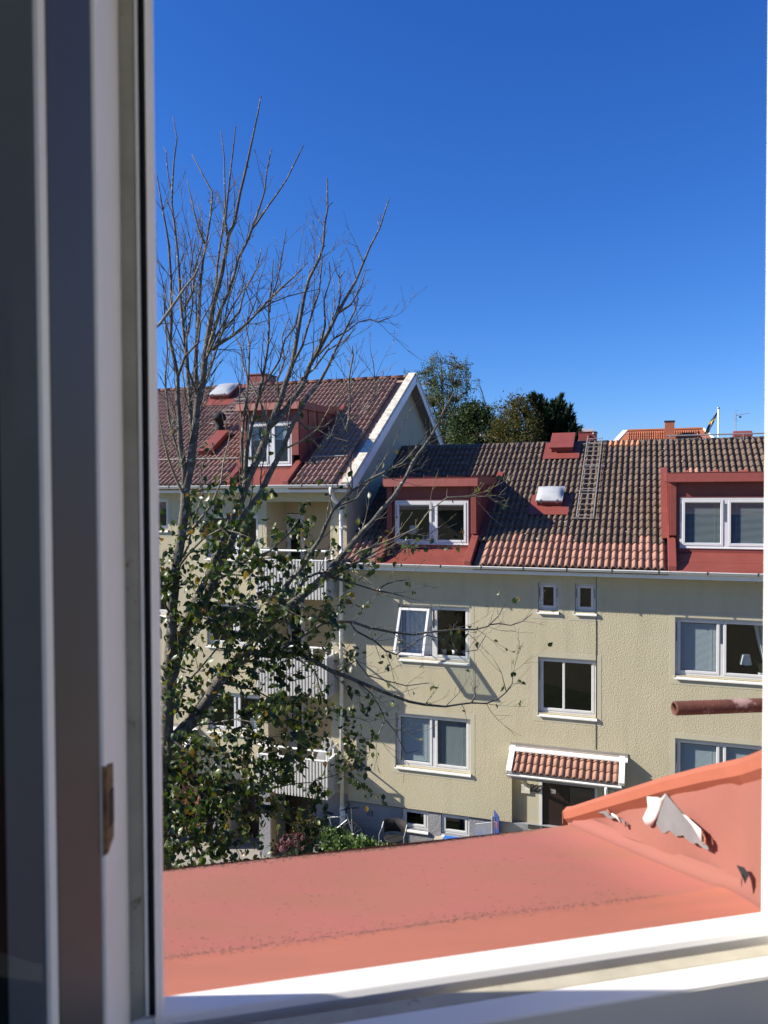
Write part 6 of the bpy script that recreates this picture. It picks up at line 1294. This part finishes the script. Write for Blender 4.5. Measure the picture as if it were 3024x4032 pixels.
# ------------------------------------------------------------------ things behind the panes
def lamp(label, x, y, z, s_, group='table lamps in the windows'):
    t = thing('table_lamp', label, 'lamp', (x, y, z), group)
    mb = MB(); mb.lathe([(.13 * s_, .26 * s_), (.085 * s_, .47 * s_)], (x, y, z), 20); ob('lamp_shade', mb, 'lampshade', t, False)
    mb = MB(); mb.lathe([(.055 * s_, 0), (.055 * s_, .02 * s_), (.011 * s_, .03 * s_), (.009 * s_, .30 * s_)], (x, y, z), 12); ob('lamp_stand', mb, 'dark_metal', t, True)
lamp('white shaded lamp behind the right upper facade window beside the curtain', 2.05, D + .42, -4.18, 1.05); bx('window_board', 'white_paint', wR1, R1[0] + .02, R1[1] - .02, D + .26, D + .6, -4.21, -4.185)
lamp('white shaded lamp on the sill in the left pane of the shaded dormer', -5.92, 19.55, -1.29, .95); bx('window_board', 'white_paint', d1, -6.28, -4.37, 19.34, 19.75, -1.32, -1.295)
cu_ = MB(); n = 26
t = thing('curtain', 'pale curtain gathered to the right behind the window with the lamp', 'curtain', (2.4, D + .4, -2.9))
v, f = [], []
for j in range(9):
    for i in range(n + 1):
        u, w_ = i / n, j / 8; xl = 2.2 + .30 * w_ ** 1.3; xr_ = 2.62; v.append((xl + (xr_ - xl) * u, D + .36 + .03 * math.sin(u * 26 + w_), -2.88 - 1.30 * w_))
for j in range(8):
    for i in range(n): k = j * (n + 1) + i; f.append((k, k + 1, k + n + 2, k + n + 1))
put('drape', raw_mesh('drape', v, f, 'curtain', True), t)
t = thing('curtain', 'white sheer curtain behind the tilted open sash', 'curtain', (-5.7, D + .3, -2.9)); v, f = [], []
for j in range(3):
    for i in range(41): u = i / 40; v.append((-6.05 + .82 * u, D + .28 + .025 * math.sin(u * 40), -2.85 - .65 * j))
for j in range(2):
    for i in range(40): k = j * 41 + i; f.append((k, k + 1, k + 42, k + 41))
put('drape', raw_mesh('drape', v, f, 'curtain', True), t)
def potted(label, x, y, z, n, h, seed, spread=.5, pot=True, group='potted plants in the windows'):
    r = random.Random(seed); t = thing('potted_plant', label, 'plant', (x, y, z), group)
    if pot: mb = MB(); mb.lathe([(.05, 0), (.07, .12), (.062, .12), (.06, .09)], (x, y, z), 14); ob('pot', mb, 'ceramic', t, True)
    for k in range(n):
        a = 6.283 * k / n + r.random() * .6; l = h * r.uniform(.7, 1.1); v = []; f = []
        for q in range(6):
            s_ = q / 5; rr_ = spread * l * s_ ** 1.4; w_ = .028 * math.sin(math.pi * (.12 + .88 * s_)) + .003; cx, cy_, cz = x + math.cos(a) * rr_, y + math.sin(a) * rr_, z + .1 + l * s_ * (1 - .25 * s_)
            v += [(cx - math.sin(a) * w_, cy_ + math.cos(a) * w_, cz), (cx + math.sin(a) * w_, cy_ - math.cos(a) * w_, cz)]
        for q in range(5): f.append((2 * q, 2 * q + 1, 2 * q + 3, 2 * q + 2))
        put('leaf', raw_mesh('leaf', v, f, 'plant_green', True), t)
potted('spiky green houseplant at the curtain beside the upper right lamp', 2.36, D + .36, -4.18, 8, .42, 3)
for k, (x, h) in enumerate(((-5.0, .55), (-4.72, .75), (-4.45, .62))): potted(['bushy dark houseplant left in the pane beside the open sash', 'tallest dark houseplant in the middle of the pane beside the open sash', 'dark houseplant right in the pane beside the open sash'][k], x, D + .42, -4.12, 11, h, 10 + k, .45)
for k, x in enumerate((-5.62, -5.5)):
    t = thing('vase', ['slim pale vase nearer the lamp in the shaded dormer', 'slim pale vase nearer the mullion in the shaded dormer'][k], 'vase', (x, 19.5, -1.29), 'vases in the dormer window')
    mb = MB(); mb.lathe([(.03, 0), (.042, .06), (.02, .13), (.014, .19), (.02, .2)], (x, 19.5, -1.29), 12); ob('vase_body', mb, 'ceramic', t, True)
t = thing('paper_sheet', 'white paper leaning inside the ground floor window of the left house', 'paper', (-10.35, D + .22, -6.5)); bx('sheet', 'white_paint', t, -10.5, -10.22, D + .21, D + .215, -6.5, -6.22)

# ------------------------------------------------------------------ things at the foot of the houses
HY = thing('hydrangea_bush', 'hydrangea bush with faded purple flower heads by the driveway', 'shrub', (-8.55, 18.0, -9.6))
r = random.Random(15); v, f = [], []; heads = []
for k in range(26):
    a = r.uniform(0, 6.283); q = math.sqrt(r.random()); heads.append(Vector((-8.62 + math.cos(a) * q * .62, 17.95 + math.sin(a) * q * .4, -9.36 + .55 * (1 - q * q * .8) + r.gauss(0, .04))))
mb = MB()
for h in heads:
    mb.tube([(h.x * .6 - 8.6 * .4, h.y * .6 + 18 * .4, -9.75), tuple(h)], [.008, .006], 4); v, f = [], []
    R_ = r.uniform(.085, .125)
    for k in range(95):
        d = rv(r); p = h + Vector((d.x * R_, d.y * R_, d.z * R_ * .8)); s_ = r.uniform(.02, .034); u = d.orthogonal().normalized(); w_ = d.cross(u); o = len(v); a = r.random() * 3; u, w_ = u * math.cos(a) + w_ * math.sin(a), w_ * math.cos(a) - u * math.sin(a)
        v += [tuple(p + u * s_), tuple(p + w_ * s_ + d * .008), tuple(p - u * s_), tuple(p - w_ * s_ + d * .006)]; f.append((o, o + 1, o + 2, o + 3))
    put('flower_head', raw_mesh('flower_head', v, f, 'petal'), HY)
ob('stems', mb, 'bark', HY)
v, f = [], []
for k in range(380): leaf_geo(Vector((r.gauss(-8.6, .4), r.gauss(17.98, .3), r.uniform(-9.8, -9.1))), (rv(r) + Vector((0, 0, .2))).normalized(), r.uniform(.07, .12), r, v, f)
put('foliage', raw_mesh('foliage', v, f, 'leaf_mid', True), HY, None, 'stuff')
def shrub(label, c, s_, n, mt, ls, seed, up=.3):
    r = random.Random(seed); t = thing('shrub', label, 'shrub', (c[0], c[1], c[2] - s_[2]), 'shrubs in the bed'); mb = MB()
    for k in range(12): a = r.uniform(0, 6.28); q = r.random(); mb.tube([(c[0], c[1], c[2] - s_[2] - .1), (c[0] + math.cos(a) * q * s_[0], c[1] + math.sin(a) * q * s_[1], c[2] + s_[2] * .5)], [.012, .005], 4)
    ob('stems', mb, 'bark', t); v, f = [], []
    for k in range(n):
        d = rv(r); q = r.random() ** .4; p = Vector((c[0] + d.x * q * s_[0], c[1] + d.y * q * s_[1], c[2] + d.z * q * s_[2])); leaf_geo(p, (d * .8 + rv(r) * .8 + Vector((0, 0, up))).normalized(), ls * r.uniform(.7, 1.3), r, v, f)
    put('foliage', raw_mesh('foliage', v, f, mt, True), t, None, 'stuff')
shrub('rounded small leaved green shrub behind the purple hydrangea', (-8.4, 18.35, -8.85), (.55, .32, .45), 900, 'leaf_autumn', .06, 1)
shrub('glossy evergreen shrub nearest the hydrangea', (-7.6, 18.2, -8.95), (.55, .35, .34), 420, 'leaf_gloss', .12, 2, .5)
shrub('glossy evergreen shrub in the middle of the bed', (-6.85, 18.1, -8.95), (.5, .35, .27), 340, 'leaf_gloss', .12, 3, .5)
shrub('low glossy evergreen shrub in front of the black chair', (-6.1, 18.05, -9.0), (.6, .35, .22), 320, 'leaf_gloss', .11, 4, .5)
shrub('leafy undergrowth at the bottom left beneath the bare tree', (-9.9, 15.0, -9.2), (1.6, 1.2, .7), 900, 'leaf_mid', .12, 5, .3)
shrub('dark undergrowth between the tree trunk and the driveway', (-8.6, 13.2, -9.1), (1.2, 1.0, .7), 700, 'leaf_mid', .12, 6, .3)
# bicycle
BK = thing('bicycle', 'dark bicycle leaning by the white downpipe, half hidden by shrubs', 'bicycle', (-7.75, 18.45, -9.1)); x, y, z = -7.7, 18.42, -9.08
for xx in (-.48, .48):
    mb = MB(); n = 24; mb.tube([(x + xx + .3 * math.cos(k * 6.283 / n), y, z + .31 + .3 * math.sin(k * 6.283 / n)) for k in range(n + 1)], .018, 6, False); wh = ob('wheel', mb, 'rubber', BK, True)
    mb = MB()
    for k in range(10): a = k * .628; mb.tube([(x + xx, y, z + .31), (x + xx + .28 * math.cos(a), y, z + .31 + .28 * math.sin(a))], .002, 3)
    ob('spokes', mb, 'galv', wh)
mb = MB()
for a, b in (((-.48, .31), (-.08, .3)), ((-.08, .3), (-.2, .72)), ((-.2, .66), (.3, .74)), ((-.08, .3), (.32, .66)), ((-.48, .31), (-.2, .66)), ((.48, .31), (.3, .82))): mb.tube([(x + a[0], y, z + a[1]), (x + b[0], y, z + b[1])], .016, 6)
ob('frame', mb, 'galv', BK)
mb = MB(); mb.tube([(x + .3, y, z + .82), (x + .29, y, z + .93)], .014, 6); mb.tube([(x + .12, y - .06, z + 1.0), (x + .2, y - .22, z + .97), (x + .29, y, z + .93), (x + .32, y + .2, z + .98), (x + .2, y + .28, z + 1.01)], .014, 6); ob('handlebar', mb, 'rubber', BK)
mb = MB(); mb.hexa([(x - .32, y - .06, z + .74), (x - .08, y - .025, z + .74), (x - .08, y + .025, z + .74), (x - .32, y + .06, z + .74)], [(x - .34, y - .07, z + .79), (x - .06, y - .02, z + .78), (x - .06, y + .02, z + .78), (x - .34, y + .07, z + .79)]); ob('saddle', mb, 'rubber', BK)
KS = thing('kick_scooter', 'kick scooter with a thin pale steering post standing right of the downpipe', 'scooter', (-7.2, 18.4, -9.05)); x, y, z = -7.22, 18.42, -9.05
mb = MB(); mb.tube([(x, y, z + .1), (x - .05, y, z + .95)], .016, 6); ob('steering_post', mb, 'galv', KS)
mb = MB(); mb.tube([(x - .2, y - .1, z + .93), (x - .05, y, z + .95), (x + .12, y + .1, z + .94)], .015, 6); ob('handlebar', mb, 'rubber', KS)
bx('deck', 'galv', KS, x - .55, x - .05, y - .06, y + .06, z + .08, z + .1)
for xx in (x, x - .6):
    mb = MB(); mb.tube([(xx, y - .015, z + .09), (xx, y + .015, z + .09)], .09, 14); ob('wheel', mb, 'rubber', KS)
# garden chair
CH = thing('garden_chair', 'black garden chair with pale metal arms under the basement window', 'chair', (-6.0, 18.2, -9.05)); x, y, z = -6.02, 18.15, -9.05
mb = MB(); mb.lathe([(.24, 0), (.25, .015), (.24, .03), (.0, .035)], (x, y, z + .44), 24); ob('seat', mb, 'rubber', CH)
v, f = [], []
for k in range(15):
    a = R(20 + 140 * k / 14); ca, sa = math.cos(a), math.sin(a); v += [(x + .30 * ca, y + .26 * sa, z + .52), (x + .33 * ca, y + .30 * sa, z + .84)]
for k in range(14): f.append((2 * k, 2 * k + 1, 2 * k + 3, 2 * k + 2))
o = put('backrest', raw_mesh('backrest', v, f, 'rubber', True), CH); s_ = o.modifiers.new('thick', 'SOLIDIFY'); s_.thickness = .012
for sg in (-1, 1):
    mb = MB(); mb.tube([(x + sg * .33, y - .22, z), (x + sg * .32, y - .2, z + .6), (x + sg * .31, y - .02, z + .68), (x + sg * .31, y + .12, z + .8)], .011, 6); ob('arm', mb, 'galv', CH)
    mb = MB(); mb.tube([(x + sg * .28, y + .3, z), (x + sg * .26, y + .22, z + .45)], .011, 6); ob('leg', mb, 'dark_metal', CH)
    mb = MB(); mb.tube([(x + sg * .2, y - .18, z), (x + sg * .17, y - .12, z + .44)], .011, 6); ob('leg', mb, 'dark_metal', CH)
# blue bench, sign, zinc sheet
BN = thing('bench', 'bright blue bench top with a pale yellow board end by the basement windows', 'bench', (-4.2, 18.2, -9.05))
bx('seat', 'blue_paint', BN, -4.74, -3.6, 17.95, 18.25, -8.45, -8.37, .006); bx('board', 'frame_old', BN, -4.96, -4.75, 18.02, 18.22, -8.44, -8.41); bx('front_rail', 'blue_paint', BN, -4.72, -3.62, 17.97, 18.0, -8.56, -8.46)
for xx in (-4.66, -3.7):
    for yy in (17.99, 18.2): bx('leg', 'blue_paint', BN, xx - .02, xx + .02, yy - .02, yy + .02, -9.05, -8.455)
for a in (45, -45):
    mb = MB(); c_, s_ = math.cos(R(a)) * .035, math.sin(R(a)) * .035; mb.tube([(-4.66 - c_, 18.02 - s_, -8.3695), (-4.66 + c_, 18.02 + s_, -8.3695)], .005, 4); ob('cross_mark', mb, 'white_paint', BN)
SG = thing('parking_sign', 'dark blue sign seen nearly edge on, on a thin grey post by the entrance', 'sign', (-3.48, 18.2, -9.05))
mb = MB(); mb.tube([(-3.55, 18.2, -9.05), (-3.55, 18.2, -7.76)], .03, 8); ob('post', mb, 'galv', SG); mb = MB(); mb.lathe([(.034, 0), (.03, .03), (0, .04)], (-3.55, 18.2, -7.76), 8); ob('post_cap', mb, 'galv', SG)
m4 = Matrix.Translation((-3.44, 18.15, -7.95)) @ Matrix.Rotation(R(-62), 4, 'Z')
mb = MB(); mb.box(-.19, .19, -.008, .008, -.32, .32); me = mb.mesh('plate', 'dark_blue'); pl_ = put('plate', me, SG, m4)
mb = MB(); mb.box(-.06, .06, -.012, -.0085, -.05, .12); put('red_mark', mb.mesh('red_mark', 'red_sheet'), pl_)
ZS = thing('zinc_sheet', 'grey galvanised sheet standing in front of the plinth left of the door', 'panel', (-3.3, 18.3, -9.05))
mb = MB(); mb.prism([(-3.98, -9.05), (-2.72, -9.05), (-2.72, -7.86), (-3.5, -7.90), (-3.98, -8.02)], 'y', 18.30, 18.312); ob('sheet', mb, 'galv', ZS)
mb = MB(); mb.tube([(-3.98, 18.306, -8.02), (-3.5, 18.306, -7.90), (-2.72, 18.306, -7.86)], .009, 6); ob('rolled_edge', mb, 'galv', ZS)
HN = thing('handrail', 'short black handrail beside the driveway behind the shrubs', 'railing', (-8.1, 18.5, -9.3))
mb = MB(); mb.tube([(-8.5, 18.5, -9.0), (-8.12, 18.5, -8.62), (-8.1, 18.5, -9.4)], .015, 6); ob('rail', mb, 'dark_metal', HN)
mb = MB(); mb.tube([(-8.3, 18.5, -8.8), (-8.3, 18.5, -9.4)], .012, 6); ob('post', mb, 'dark_metal', HN)
CR = thing('garden_chair', 'pale canvas chair greyed for shade, standing on the lowest balcony', 'chair', (-8.2, 18.6, -7.66))
mb = MB(); mb.hexa([(-8.36, 18.5, -7.15), (-7.96, 18.5, -7.15), (-7.96, 18.52, -7.15), (-8.36, 18.52, -7.15)], [(-8.2, 18.85, -6.45), (-7.95, 18.8, -6.5), (-7.95, 18.83, -6.5), (-8.2, 18.88, -6.45)]); ob('backrest', mb, 'plinth', CR)  # grey colour stands in for the balcony shade on a white chair
bx('seat', 'plinth', CR, -8.36, -7.96, 18.25, 18.55, -7.22, -7.18)
for xx in (-8.34, -7.98):
    for yy in (18.27, 18.53): bx('leg', 'galv', CR, xx - .012, xx + .012, yy - .012, yy + .012, -7.67, -7.221)
